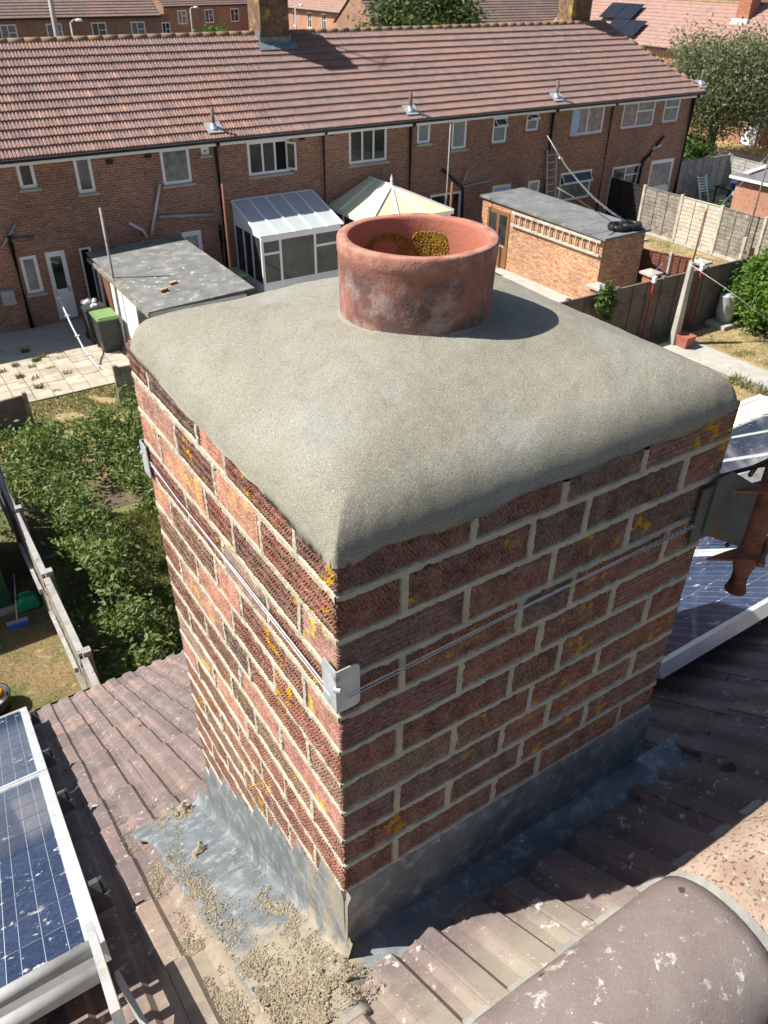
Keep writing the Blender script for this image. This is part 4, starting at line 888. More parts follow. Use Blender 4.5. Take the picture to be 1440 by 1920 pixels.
# street lamps far off
def lamp(x, y, h, label):
    r0 = thing('street_lamp', (x, y, G), label, 'street lamp'); MB().tube([(x,y,G),(x,y,G+h*.4),(x,y,G+h)], [.11,.08,.06], 8).build('post', MT['conc'], r0, True)
    m2 = MB(); m2.tube([(x,y,G+h),(x+.25,y,G+h+.15),(x+.5,y,G+h+.15)], .04, 6); m2.build('arm', MT['galv'], r0, True)
    m2 = MB(); m2.lathe([(.0,.1),(.16,.08),(.26,.0),(.2,-.06),(0,-.06)], (x+.55,y,G+h+.12), 12); m2.build('lantern', MT['upvc'], r0, True)
for px, py, Y, lb in ((100, 30, 50, 'thick grey street pole rising out of view before the far brown roof'),):
    p = onY(px, py, Y); r0 = thing('street_pole', (p.x, Y, G), lb, 'pole'); MB().tube([(p.x,Y,G),(p.x,Y,G+5),(p.x,Y,G+9)], [.2,.16,.11], 10).build('post', MT['conc'], r0, True)
for px, py, Y, lb in ((146, 38, 60, 'short street lamp with white lantern standing before the far brown roofed row'), (366, 14, 80, 'street lamp with white lantern near the green bush beyond the ridge'), (563, 10, 70, 'street lamp with white lantern beside the lichened chimney')):
    p = onY(px, py, Y); lamp(p.x-.5, Y, p.z-G-.12, lb)
# ------------------------------------------------------------------ helpers for the gardens
def ztop(x, y, py):                             # height at which an upright at x, y meets pixel row py
    a, b = G, 4.0
    for _ in range(40):
        m = (a+b)/2
        if proj((x, y, m))[1] > py: a = m
        else: b = m
    return a
def pole(name, x, y, z1, r_, mat, label, cat='pole', z0=G, lean=(0, 0)):
    o = MB().tube([(x, y, z0), (x+lean[0]/2, y+lean[1]/2, (z0+z1)/2), (x+lean[0], y+lean[1], z1)], r_, 10).build(name, MT[mat], None, True); return tag(o, label, cat)
def lap_panel(mb, a, b, z0, z1, nb=11, th=.012):   # lapped horizontal boards between two points
    a = Vector(a); b = Vector(b); d = (b-a).normalized(); nrm = Vector((d.y, -d.x, 0)); h = (z1-z0)/nb
    for i in range(nb):
        za = z0+i*h; w1 = rnd.uniform(-.006,.006); n = 8; vs = []
        for k in range(n+1):
            p = a+(b-a)*(k/n); wv = .012*N(p.x*3+i*7, p.y*3, i)
            vs += [p+nrm*.022+Vector((0,0,za+wv-.01)), p+nrm*.006+Vector((0,0,za+h+.02+wv)), p-nrm*.012+Vector((0,0,za+h+.02+wv)), p+nrm*.004+Vector((0,0,za+wv-.01))]
        mb.add(vs, [f for k in range(n) for f in ((4*k,4*k+4,4*k+5,4*k+1),(4*k+2,4*k+6,4*k+7,4*k+3),(4*k,4*k+3,4*k+7,4*k+4),(4*k+1,4*k+5,4*k+6,4*k+2))])
def fence(name, pts, h, label, pmat, postmat, slats=3, z=G, post=.1, battens=True, mats=None):
    root = thing(name, (pts[0][0], pts[0][1], z), label, 'fence')
    for i in range(len(pts)-1):
        a = Vector((*pts[i], 0)); b = Vector((*pts[i+1], 0)); d = (b-a).normalized(); nrm = Vector((d.y, -d.x, 0)); m2 = MB(); lap_panel(m2, a+d*post*.6, b-d*post*.6, z+.15, z+h)
        pn = m2.build('panel', MT[(mats or [pmat]*9)[i]], root)
        if battens:
            for q in range(slats+1):
                p = a+d*post*.6+(b-a-d*post*1.2)*(q/slats); m3 = MB(); m3.bar(p+nrm*.034+Vector((0,0,z+.15)), p+nrm*.034+Vector((0,0,z+h)), .045, .02, nrm); m3.build('batten', MT[(mats or [pmat]*9)[i]], pn)
        m3 = MB(); m3.bar(a+d*post*.6+Vector((0,0,z+h+.03)), b-d*post*.6+Vector((0,0,z+h+.03)), .06, .03); m3.build('capping', MT[(mats or [pmat]*9)[i]], pn)
        MB().bar(a+d*post*.6+Vector((0,0,z+.07)), b-d*post*.6+Vector((0,0,z+.07)), .05, .15).build('gravel_board', MT[postmat], root)
    for p in pts: m2 = MB(); m2.bar((*p, z), (*p, z+h+.1), post, post, (1,0,0)); m2.build('post', MT[postmat], root)
    return root
def leaves(mb, c, n, size, spread, up=.35, flat=1.0, rg=rnd):
    c = Vector(c)
    for _ in range(n):
        p = c+Vector((rg.gauss(0,1)*spread[0], rg.gauss(0,1)*spread[1], rg.gauss(0,1)*spread[2]))
        nr = Vector((rg.gauss(0,1), rg.gauss(0,1), rg.gauss(0,1)+up*2)).normalized(); t1 = nr.orthogonal().normalized(); t1 = Matrix.Rotation(rg.uniform(0, 6.3), 3, nr)@t1; t2 = nr.cross(t1); s = size*rg.uniform(.4,1.5)
        mb.add([p-t1*s, p-t2*s*.42+nr*s*.1, p+t1*s, p+t2*s*.42+nr*s*.1], [(0,1,2,3)])
def tree(name, base, crown, rad, n, size, mat, label, cat='tree', trunk=.2, clumps=60, seed=1, group=None, gap=.0):
    rg = random.Random(seed); root = thing(name, base, label, cat, group); base = Vector(base); crown = Vector(crown)
    m2 = MB(); m2.tube([base, base+(crown-base)*.5+Vector((.1,0,0)), crown+Vector((0,0,-rad[2]*.1))], [trunk, trunk*.75, trunk*.35], 9)
    cs = []
    for _ in range(clumps):
        v = Vector((rg.gauss(0,1), rg.gauss(0,1), rg.gauss(0,1))).normalized()*rg.uniform(.55, 1.0)
        c = crown+Vector((v.x*rad[0], v.y*rad[1], v.z*rad[2])); cs.append(c)
        if rg.random() < .35: m2.tube([crown+Vector((0,0,-rad[2]*.5)), crown+(c-crown)*.5+Vector((0,0,-.1*rad[2])), c], [trunk*.4, trunk*.22, trunk*.06], 5, False)
    m2.build('trunk', MT['bark'], root, True)
    m2 = MB(); sp = sum(rad)/3*.2
    for c in cs: leaves(m2, c, n//clumps, size, (sp*rg.uniform(.7,1.3), sp*rg.uniform(.7,1.3), sp*rg.uniform(.6,1)), rg=rg)
    m2.build('crown', MT[mat], root); return root
def blades(mb, x0, x1, y0, y1, n, h, rg, mask=None, z=G):
    for _ in range(n):
        x, y = rg.uniform(x0, x1), rg.uniform(y0, y1)
        if mask and not mask(x, y): continue
        a = rg.uniform(0, 6.3); w = h*.09; hh = h*rg.uniform(.4,1.3); dx, dy = math.cos(a), math.sin(a); l = hh*rg.uniform(.1,.8); b = rg.uniform(0, 6.3)
        mb.add([(x-dx*w, y-dy*w, z), (x+dx*w, y+dy*w, z), (x+math.cos(b)*l, y+math.sin(b)*l, z+hh)], [(0,1,2)])
rg = random.Random(11)
MT['rough'] = M('rough_lawn', (.13,.16,.05), (.2,.2,.075), 1.2, .95, .6, 60, .02, spots=(((.33,.26,.14), 2.4, .54, .66), ((.42,.22,.12), 1.1, .68, .72)))
MT['blackw'] = M('black_fence_wood', (.02,.018,.017), (.035,.03,.028), 4, .9, .4, 50)  # nearly black wood for the fence panel next to the terrace
# ------------------------------------------------------------------ patio, lawns, path
pat = sheet('patio', -1.5, 4.9, 18.9, 23.98, G+.004, MT['conc'])
SLAB = [MB().prism([(.006,.006,0),(.444+rnd.uniform(-.003,.003),.006,0),(.444,.444,0),(.006,.444+rnd.uniform(-.003,.003),0)], (0,0,.028)).mesh('slab', MT['slab']) for _ in range(3)]
for i in range(14):
    for j in range(6):
        inst('slab', rnd.choice(SLAB), pat, (-1.5+i*.455, 18.9+j*.455, G+.006+rnd.uniform(0,.006)), (rnd.uniform(-.008,.008), rnd.uniform(-.008,.008), 0))
sheet('lawn', .8, 4.4, 14.5, 18.85, G+.006, MT['dry'])
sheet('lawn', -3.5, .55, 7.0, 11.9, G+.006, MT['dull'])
sheet('lawn', 1.6, 4.2, 6.0, 13.2, G+.005, MT['rough'])
sheet('lawn', 19.62, 27, 6.5, 13.2, G+.006, MT['dry']); sheet('lawn', 14, 18.35, 6.5, 13.2, G+.006, MT['dry'])
sheet('path', 18.38, 19.6, 6.5, 13.1, G+.012, MT['conc'])
sheet('lawn', 22.4, 27.0, 13.5, 23.5, G+.006, MT['dry']); sheet('yard', 12.0, 22.3, 14.2, 23.98, G+.008, MT['conc']); sheet('yard', 4.95, 11.9, 14.2, 23.98, G+.009, MT['conc']); sheet('yard', 27.3, 36, 17.5, 24.1, G+.007, MT['conc'])
mb = MB(); blades(mb, .8, 4.3, 17.0, 18.85, 9000, .09, rg, lambda x, y: N(x*1.5, y*1.5) > -.25); [blades(mb, cx-.1, cx+.1, cy-.07, cy+.07, int(rg.uniform(25,130)), rg.uniform(.08,.2), rg) for cx, cy in ((1.75,21.1),(2.15,21.3),(2.7,21.35),(2.5,21.0),(2.9,21.5),(2.9,20.7),(3.3,21.2),(2.1,20.5),(2.4,20.2),(3.2,20.1),(2.35,19.6),(2.7,19.2),(3.4,21.6),(1.2,22.3),(1.9,22.6),(2.6,22.2))]; tag(mb.build('weeds', MT['grassm']), 'green weeds growing between the patio slabs and lawn beside it', 'weeds', kind='stuff')
mb = MB(); blades(mb, -2.2, .5, 7.2, 11.4, 14000, .05, rg); blades(mb, 19.7, 26, 8.0, 13.0, 14000, .07, rg); blades(mb, 17, 18.3, 8, 12, 2500, .07, rg); tag(mb.build('dry_grass', MT['grassd']), 'parched short straw coloured grass of the lawns', 'grass', kind='stuff')
mb = MB(); blades(mb, 1.7, 3.6, 7.5, 13.0, 16000, .12, rg); blades(mb, 19.6, 20.4, 8, 13, 900, .12, rg, lambda x, y: N(x*2, y*2) > .1); blades(mb, 23, 26.8, 15.0, 21, 6000, .08, rg, lambda x, y: N(x, y) > -.1); blades(mb, 18.0, 18.6, 8.2, 10.5, 400, .2, rg); tag(mb.build('green_grass', MT['grassm']), 'greener rough grass under the brambles and garden edges', 'grass', kind='stuff')
# ------------------------------------------------------------------ bramble thicket, in three masses
def thicket(label, pts, leafn, group=None):
    root = thing('bramble_bush', (pts[0][0], pts[0][1], G), label, 'bush', group); m2 = MB(); st = MB()
    for x, y, r_, h in pts:
        for _ in range(int(16*r_)+5):
            a = rg.uniform(0, 6.3); q = math.sqrt(rg.random())*r_; zz = G+h*(1-(q/r_)**2*.75)*rg.uniform(.5, 1.05)
            c = (x+q*math.cos(a), y+q*math.sin(a), zz); leaves(m2, c, int(leafn*1.5), .055, (.15,.15,.1), .5, rg=rg)
            if rg.random() < .5: st.tube([(x+.3*q*math.cos(a), y+.3*q*math.sin(a), G), (c[0]*.6+x*.4, c[1]*.6+y*.4, zz*.8+G*.2), c], [.012,.009,.004], 4, False)
    st.build('stems', MT['bark'], root, kind='stuff'); m2.build('foliage', MT['leaf_b'], root); return root
thicket('sunlit bramble thicket spilling along the concrete post fence', [(1.15,8.0,.55,1.15),(1.2,8.9,.6,1.35),(1.25,9.8,.65,1.5),(1.3,10.7,.7,1.6),(1.3,11.6,.75,1.6),(1.2,12.6,.8,1.55),(1.05,13.6,.8,1.4),(.7,14.4,.7,1.2),(.95,7.3,.4,.9)], 42)
thicket('lower bramble mound beside the small grey fence panel and lawn', [(1.3,15.2,.8,1.0),(2.1,15.6,.9,.95),(2.9,15.7,.9,.85),(3.5,15.4,.7,.8),(2.3,14.8,.9,1.0),(3.2,14.6,.8,.8),(.6,15.8,.7,1.0),(3.9,16.3,.5,.9),(1.6,16.2,.6,.7)], 36)
thicket('bramble growth on the chimney side of the shaded grass gap', [(3.2,13.1,.5,.7),(3.5,12.4,.45,.6),(3.0,13.7,.5,.8)], 34)
# ------------------------------------------------------------------ concrete post fence by the brambles
fx = .43
root = thing('concrete_post_fence', (fx, 10, G), 'low fence of grey rails and concrete posts along the brambles', 'fence')
ys = [6.4, 7.75, 9.72, 11.7, 13.7]
for y in ys: MB().bar((fx+.06, y, G), (fx+.06, y, G+1.62), .11, .11, (1,0,0)).build('post', MT['greyrail'], root)
for a, b in zip(ys, ys[1:]):
    MB().bar((fx, a+.07, G+1.5), (fx, b-.07, G+1.52), .09, .06).build('top_rail', MT['greyrail'], root)
    m2 = MB(); lap_panel(m2, (fx-.03, b-.06, 0), (fx-.03, a+.06, 0), G+.3, G+1.46, 7); m2.build('panel', MT['woodg'], root); MB().bar((fx-.02, a+.06, G+.15), (fx-.02, b-.06, G+.15), .05, .3).build('gravel_board', MT['greyrail'], root)
    MB().bar((fx-.1, a+.3, G+1.05), (fx-.1, b-.3, G+1.07), .05, .09).build('side_rail', MT['greyrail'], root)
# ------------------------------------------------------------------ left garden: shed, broom, can
r0 = thing('green_shed', (-1.1, 12.3, G), 'dark green garden shed in the shade beside the fence', 'shed')
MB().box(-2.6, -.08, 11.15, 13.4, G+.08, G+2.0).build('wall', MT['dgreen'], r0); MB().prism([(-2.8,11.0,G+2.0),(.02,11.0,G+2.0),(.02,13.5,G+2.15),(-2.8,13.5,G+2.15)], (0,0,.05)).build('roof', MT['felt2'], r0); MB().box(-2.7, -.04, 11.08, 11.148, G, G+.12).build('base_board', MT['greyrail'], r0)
b = gnd(20, 1170); r0 = thing('broom', (b.x, b.y, G), 'blue headed broom leaning upside in the shaded grass beside the green can', 'broom')
h0 = gnd(12, 1172, .06); h1 = gnd(52, 1160, .06); hc = (h0+h1)/2
m2 = MB(); m2.bar(h0, h1, .07, .05); m2.build('head', MT['grey'], r0); m2 = MB(); m2.bar(h0+Vector((0,-.06,-.03)), h1+Vector((0,-.06,-.03)), .06, .06); m2.build('bristles', MT['blue'], r0); MB().tube([hc, gnd(26, 1075, .55)], .013, 8).build('handle', MT['galv'], r0, True)
b = gnd(58, 1146); r0 = thing('jerry_can', (b.x, b.y, G), 'bright green plastic can on the grass near the broom', 'can'); m2 = MB()
m2.prism([(b.x-.17,b.y,G+.01),(b.x+.17,b.y,G+.01),(b.x+.19,b.y,G+.1),(b.x+.16,b.y,G+.26),(b.x-.08,b.y,G+.3),(b.x-.18,b.y,G+.22)], (0,.2,0)); bo = m2.build('body', MT['green'], r0); bo.modifiers.new('b', 'BEVEL').width = .03; m2 = MB(); m2.tube([(b.x-.1,b.y+.1,G+.29),(b.x-.07,b.y+.1,G+.36),(b.x+.08,b.y+.1,G+.35),(b.x+.11,b.y+.1,G+.27)], .016, 8); m2.build('handle', MT['green'], r0, True); MB().tube([(b.x-.14,b.y+.1,G+.25),(b.x-.16,b.y+.1,G+.31)], .03, 10).build('cap', MT['dgreen'], r0, True)
b = gnd(-8, 1332); r0 = thing('garden_tub', (b.x, b.y, G), 'black tub with orange things inside on the dry lawn', 'tub'); MB().lathe([(.0,.02),(.22,.02),(.28,.3),(.25,.3),(.2,.06),(0,.06)], b, 16).build('tub', MT['blk'], r0, True)
m2 = MB(); blob(m2, b+Vector((.02,0,.24)), .1); blob(m2, b+Vector((.12,.05,.25)), .08); m2.build('contents', MT['orange'], r0, True)
# small screens by the lawn
fence('low_fence', [(.25,17.6),(1.75,17.75)], .75, 'low dark fence panel beside the lawn and brambles', 'woodd', 'woodg', 2)
fence('fence_stub', [(3.86,17.55),(5.4,17.45)], 1.0, 'short grey fence panel with posts between lawn and yard', 'woodg', 'woodg', 2)
# ------------------------------------------------------------------ sheds and conservatories
r0 = thing('flat_roof_shed', (6.4, 20.7, G), 'white sided outbuilding with a weathered grey sheet roof', 'shed')
m2 = MB(); m2.box(5.15, 7.7, 18.1, 22.9, G, G+2.0); m2.build('wall', MT['whitep'], r0)
m2 = MB()
for k in range(6): ya, yb = 17.9+k*.87, 17.9+(k+1)*.87+.04; m2.prism([(5.0,ya,G+2.06+k*.012),(7.85,ya,G+2.16+k*.012),(7.85,yb,G+2.18+k*.012),(5.0,yb,G+2.08+k*.012)], (0,0,.035))
rf = m2.build('roof', MT['asb'], r0); MB().box(4.98, 5.03, 17.9, 23.1, G+1.94, G+2.05).build('fascia', MT['woodg'], r0)
MB().box(5.10, 5.148, 18.5, 19.3, G+.9, G+1.8).build('window', MT['glass'], r0); MB().box(5.12, 5.149, 21.7, 22.5, G+.02, G+1.9).build('door', MT['woodr'], r0)
for px, py, wh in ((325,533,'farther from the bins'),(308,546,'closer to the bins')):
    p = onZ(px, py, G+2.16); q = MB(); q.bar(p+Vector((-.1,0,.03)), p+Vector((.1,.05,.035)), .1, .065); tag(q.build('loose_brick', MT['rwall']), 'orange brick piece lying on the weathered shed roof, '+wh, 'brick', 'bricks on the shed roof')
p = drects[1]; r0 = thing('brown_door', (5.35, 23.6, G), 'dark red brown timber door standing ajar beside the white outbuilding', 'door'); MB().bar((p[1]-.05,23.9,G+.95), (p[1]+.32,23.05,G+.95), .05, 1.8).build('leaf', MT['woodr'], r0)
def bin_(x, y, lid, label, bag=False):
    r0 = thing('wheelie_bin', (x, y, G), label, 'bin'); m2 = MB(); w0, w1, d0, d1 = .24, .29, .27, .36
    m2.add([(x-w0,y-d0,G+.04),(x+w0,y-d0,G+.04),(x+w0,y+d0,G+.04),(x-w0,y+d0,G+.04),(x-w1,y-d1,G+.98),(x+w1,y-d1,G+.98),(x+w1,y+d1,G+.98),(x-w1,y+d1,G+.98)],[(3,2,1,0),(4,5,6,7),(0,1,5,4),(1,2,6,5),(2,3,7,6),(3,0,4,7)]); m2.build('body', MT['binb'], r0)
    m2 = MB(); m2.prism([(x-.31,y-.39,G+.985),(x+.31,y-.39,G+.985),(x+.31,y+.38,G+1.0),(x-.31,y+.38,G+1.0)], (0,0,.05)); m2.prism([(x-.27,y-.34,G+1.036),(x+.27,y-.34,G+1.036),(x+.25,y+.3,G+1.06),(x-.25,y+.3,G+1.06)], (0,0,.03)); m2.build('lid', MT[lid], r0)
    MB().tube([(x-.25,y+.41,G+.95),(x+.25,y+.41,G+.95)], .018, 8).build('handle', MT['binb'], r0)
    for s in (-1, 1): MB().tube([(x+s*.2,y+.3,G+.1),(x+s*.27,y+.3,G+.1)], .1, 12).build('wheel', MT['blk'], r0)
    if bag:
        m2 = MB()
        for _ in range(10): blob(m2, (x+rg.uniform(-.2,.2), y+rg.uniform(-.25,.25), G+1.1), rg.uniform(.06,.12))
        m2.build('bag', MT['upvc'], r0, True)
bin_(4.70, 21.15, 'gridl', 'wheelie bin with pale green lid by the white outbuilding'); bin_(4.62, 22.0, 'binb', 'wheelie bin with a white bag on its lid by the white outbuilding', True); bin_(9.25, 22.6, 'gridl', 'wheelie bin with green lid between the outbuilding and the white conservatory')
r0 = thing('lean_to_conservatory', (11.4, 23, G), 'white lean-to conservatory with a ribbed translucent roof against the terrace', 'conservatory')
X0, X1, Y0, ZE, ZT = 10.0, 12.85, 22.0, G+2.08, G+2.8
m2 = MB(); m2.box(X0, X1, Y0, Y0+.06, G, G+.65); m2.box(X0, X0+.06, Y0+.06, TY-.01, G, G+.65); m2.box(X1-.06, X1, Y0+.06, TY-.01, G, G+.65); m2.build('base_wall', MT['upvc'], r0)
m2 = MB()
for x in (X0+.04, X0+.66, X0+1.9, X1-.04): m2.bar((x,Y0+.03,G+.65), (x,Y0+.03,ZE), .08, .07, (0,1,0))
for z in (G+.68, G+1.62, ZE-.05): m2.bar((X0+.08,Y0+.03,z), (X0+.62,Y0+.03,z), .06, .07); m2.bar((X0+1.94,Y0+.03,z), (X1-.08,Y0+.03,z), .06, .07)
m2.bar((X0+.70,Y0+.03,ZE-.04), (X0+1.86,Y0+.03,ZE-.04), .06, .08); m2.bar((X0+.70,Y0+.03,G+.68), (X0+1.86,Y0+.03,G+.68), .06, .07)
for x in (X0+.03, X1-.03):
    for y in (Y0+.7, Y0+1.3, TY-.05): m2.bar((x,y,G+.65), (x,y,ZE+(y-Y0)/2*.7), .06, .06, (1,0,0))
m2.build('frame', MT['upvc'], r0)
m2 = MB(); m2.box(X0+.01, X1-.01, Y0-.06, Y0+.09, ZE, ZE+.1); m2.box(X0, X1, TY-.08, TY-.01, ZT-.03, ZT+.06); m2.build('ring_beam', MT['upvc'], r0)
for a, b in ((X0+.08, X0+.62), (X0+.70, X0+1.86), (X0+1.94, X1-.08)): MB().box(a, b, Y0+.025, Y0+.032, G+.71, ZE-.08).build('pane', MT['glass'], r0)
for x in (X0+.025, X1-.032):
    m2 = MB(); m2.add([(x,Y0+.07,G+.65),(x,TY-.08,G+.65),(x,TY-.08,ZT-.08),(x,Y0+.07,ZE)],[(0,1,2,3)]); m2.build('pane', MT['glass'], r0)
    m2 = MB(); m2.prism([(x-.02,Y0,ZE+.02),(x-.02,TY-.08,ZE+.02),(x-.02,TY-.08,ZT-.02)], (.05,0,0)); m2.build('gable_panel', MT['upvc'], r0)
ns = 5; 
for i in range(ns): a = X0-.04+(X1-X0+.08)*i/ns; b = X0-.04+(X1-X0+.08)*(i+1)/ns; MB().prism([(a+.03,Y0-.1,ZE+.11),(b-.03,Y0-.1,ZE+.11),(b-.03,TY-.08,ZT+.02),(a+.03,TY-.08,ZT+.02)], (0,0,.02)).build('roof_sheet', MT['poly'], r0)
for i in range(ns+1): a = X0-.04+(X1-X0+.08)*i/ns; MB().bar((a,Y0-.12,ZE+.125), (a,TY-.08,ZT+.035), .06, .05).build('glazing_bar', MT['upvc'], r0)
# hipped cream conservatory
r0 = thing('hipped_conservatory', (15.2, 22.5, G), 'conservatory with a cream hipped roof and white finial behind the chimney pot', 'conservatory')
X0, X1, Y0, ZE, ZT = 13.6, 16.8, 21.3, G+2.15, G+2.98; XM = 15.2; YM = 22.55
m2 = MB(); m2.box(X0, X1, Y0, Y0+.08, G, G+.6); m2.box(X0, X0+.08, Y0+.08, TY-.01, G, G+.6); m2.box(X1-.08, X1, Y0+.08, TY-.01, G, G+.6); m2.build('base_wall', MT['twall'], r0)
m2 = MB()
for x in (X0+.04, X0+1.1, X0+2.1, X1-.04): m2.bar((x,Y0+.04,G+.6), (x,Y0+.04,ZE), .08, .08, (0,1,0))
for y in (Y0+.9, Y0+1.8, TY-.05):
    for x in (X0+.04, X1-.04): m2.bar((x,y,G+.6), (x,y,ZE), .08, .08, (0,1,0))
m2.box(X0-.08, X1+.08, Y0-.08, Y0+.1, ZE, ZE+.1); m2.box(X0-.08, X0+.1, Y0+.1, TY-.01, ZE, ZE+.1); m2.box(X1-.1, X1+.08, Y0+.1, TY-.01, ZE, ZE+.1); m2.build('frame', MT['upvc'], r0)
m2 = MB(); m2.box(X0+.03, X1-.03, Y0+.03, Y0+.036, G+.6, ZE); m2.box(X0+.03, X0+.036, Y0+.04, TY-.02, G+.6, ZE); m2.build('glazing', MT['glass'], r0)
e0 = [Vector(v) for v in ((X0-.08,Y0-.08,ZE+.1),(X1+.08,Y0-.08,ZE+.1),(X1+.08,TY-.02,ZE+.1),(X0-.08,TY-.02,ZE+.1))]; a0 = Vector((XM,YM,ZT)); a1 = Vector((XM,TY-.02,ZT))
for poly in ([e0[0], e0[1], a0], [e0[1], e0[2], a1, a0], [e0[3], e0[0], a0, a1]): MB().prism(poly, (0,0,.02)).build('roof_sheet', MT['polyy'], r0)
bars = [(e0[0],a0),(e0[1],a0),(a0,a1)]+[(e0[0]+(e0[1]-e0[0])*f, a0) for f in (.33,.66)]+[(e0[0]+(e0[3]-e0[0])*f, a0+(a1-a0)*f) for f in (.35,.7)]+[(e0[1]+(e0[2]-e0[1])*f, a0+(a1-a0)*f) for f in (.35,.7)]
for a, b in bars: MB().bar(a+Vector((0,0,.035)), b+Vector((0,0,.035)), .05, .04).build('glazing_bar', MT['upvc'], r0)
MB().lathe([(.05,0),(.06,.08),(.03,.12),(.05,.18),(.0,.36)], (XM,YM,ZT+.03), 10).build('finial', MT['upvc'], r0, True)
# our own row: conservatory roof seen past the stack
r0 = thing('cream_conservatory', (13, 5, G), 'cream roofed conservatory below the far corner of the chimney capping', 'conservatory')
CX0, CX1, CY1, CZ0, CZ1 = 9.6, 13.6, 6.9, G+2.75, G+2.2
m2 = MB(); m2.box(CX0, CX1, 3.0, CY1-.1, G, CZ1-.05); m2.build('wall', MT['upvc'], r0)
for i in range(5): a, b = CX0+(CX1-CX0)*i/5, CX0+(CX1-CX0)*(i+1)/5; MB().prism([(a,3.02,CZ0),(b,3.02,CZ0),(b,CY1,CZ1),(a,CY1,CZ1)], (0,0,.02)).build('roof_sheet', MT['polyy'], r0)
for i in range(6): a = CX0+(CX1-CX0)*i/5; MB().bar((a,3.02,CZ0+.035), (a,CY1+.02,CZ1+.035), .06, .04).build('glazing_bar', MT['upvc'], r0)
MB().bar((CX0-.05,CY1+.05,CZ1), (CX1+.05,CY1+.05,CZ1), .1, .09).build('gutter', MT['upvc'], r0)
# brick shed with felt roof, hung ladder, tyre, bendy pole
r0 = thing('brick_shed', (20, 19.3, G), 'yellow-red brick shed with a flat grey felt roof and brown glazed doors', 'shed')
SX0, SX1, SY0, SY1 = 19.05, 20.95, 16.35, 22.3; m2 = MB(); m2.box(SX0, SX1, SY0, SY1, G, G+2.15); m2.build('wall', MT['ywall'], r0)
m2 = MB(); m2.prism([(SX0-.08,SY0-.1,G+2.152),(SX1+.1,SY0-.1,G+2.16),(SX1+.1,SY1+.1,G+2.24),(SX0-.08,SY1+.1,G+2.22)], (0,0,.07)); m2.build('roof', MT['felt2'], r0)
m2 = MB(); m2.box(SX0-.035, SX0-.003, 20.75, 21.95, G+.02, G+1.98); do = m2.build('door', MT['woodb'], r0)
for a, b in ((20.87, 21.28), (21.42, 21.83)): MB().box(SX0-.04, SX0-.036, a, b, G+.85, G+1.85).build('pane', MT['glass'], do)
for a in (20.9, 21.45): MB().box(SX0-.045, SX0-.037, a, a+.35, G+.75, G+.8).build('letter_rail', MT['conc'], do)
r0 = thing('hung_ladder', (18.98, 18.5, G+1.9), 'pale timber ladder hung level along the brick shed wall', 'ladder')
for z in (G+2.07, G+1.66): MB().bar((18.98,20.6,z), (18.98,16.4,z), .05, .075, (0,0,1)).build('rail', MT['woodp'], r0)
for k in range(14): y = 16.55+k*.3; MB().bar((18.975,y,G+1.69), (18.975,y,G+2.04), .05, .03, (0,1,0)).build('rung', MT['woodp'], r0)
tc = onZ(1160, 424, G+2.33); tc = Vector((20.1, 16.75, G+2.225)); r0 = MB().lathe([(.2,.0),(.34,.01),(.37,.09),(.34,.18),(.22,.19),(.2,.12)], tc, 28, True).build('tyre', MT['blk'], None, True); tag(r0, 'black rubber tyre lying on the felt roof of the brick shed', 'tyre')
r0 = MB().lathe([(.2,.0),(.34,.01),(.37,.09),(.34,.18),(.22,.19),(.2,.12)], tc+Vector((.42,-.1,.01)), 28, True).build('tyre', MT['blk'], None, True); tag(r0, 'second tyre overlapping beside the first on the shed roof edge', 'tyre')
r0 = thing('bendy_pole', tc+Vector((0,0,.1)), 'long bent white pole with clips rising from the tyres on the shed roof', 'pole')
pp = [onY(px, py, 16.75+.9*i/6) for i, (px, py) in enumerate(((1172,415),(1142,395),(1112,370),(1085,340),(1062,312),(1045,286),(1026,254)))]
MB().tube(pp, [.03,.03,.028,.026,.024,.02,.008], 8).build('pole', MT['rope'], r0, True)
for i in (.7, 1.2, 1.7, 4.6): k = int(i); p = pp[k]+(pp[k+1]-pp[k])*(i-k); MB().bar(p+Vector((-.07,0,.02)), p+Vector((.07,0,-.02)), .04, .05).build('clip', MT['upvc'], r0)
tag(MB().tube([onY(1045,352,17.5), onY(1085,375,17.2), onY(1160,425,16.9)], .014, 6).build('thin_rod', MT['greyrail'], None, True), 'thin grey rod slanting up from the brick shed roof', 'rod')
# ladder against the terrace wall
r0 = thing('wall_ladder', (23.7, 23.8, G), 'aluminium ladder standing upright against the terrace wall', 'ladder'); xa, xb = 23.5, 23.98; zt = -5.45
for x in (xa, xb): MB().bar((x,23.45,G), (x,23.9,zt), .06, .06).build('stile', MT['alup'], r0)
for k in range(11): z = G+.25+k*.27; y = 23.45+.45*(z-G)/(zt-G); MB().bar((xa+.03,y,z), (xb-.03,y,z), .035, .035).build('rung', MT['alup'], r0)
r0 = thing('slatted_panel', (22.4, 23.6, G), 'weathered slatted timber panel leaning by the terrace behind the brick shed', 'panel'); 
for k in range(9): MB().bar((21.9+k*.14,23.5,G), (21.93+k*.14,23.85,G+1.75), .07, .02, (0,1,0)).build('slat', MT['greyrail'], r0)
for z in (G+.5, G+1.4): MB().bar((21.85,23.52+(z-G)*.2+.03,z), (23.1,23.52+(z-G)*.2+.03,z), .03, .06).build('rail', MT['greyrail'], r0)
r0 = thing('old_window_frame', (23.2, 23.3, G+1.3), 'small white window frame propped against the slatted panel', 'window frame'); q = onY(1000, 350, 23.35)
for a, b, c, d in ((-.28,-.22,-.22,.22), (.22,.28,-.22,.22), (-.22,.22,-.22,-.16), (-.22,.22,.16,.22)): MB().box(q.x+a, q.x+b, 23.32, 23.38, q.z+c, q.z+d).build('frame_bar', MT['upvc'], r0)
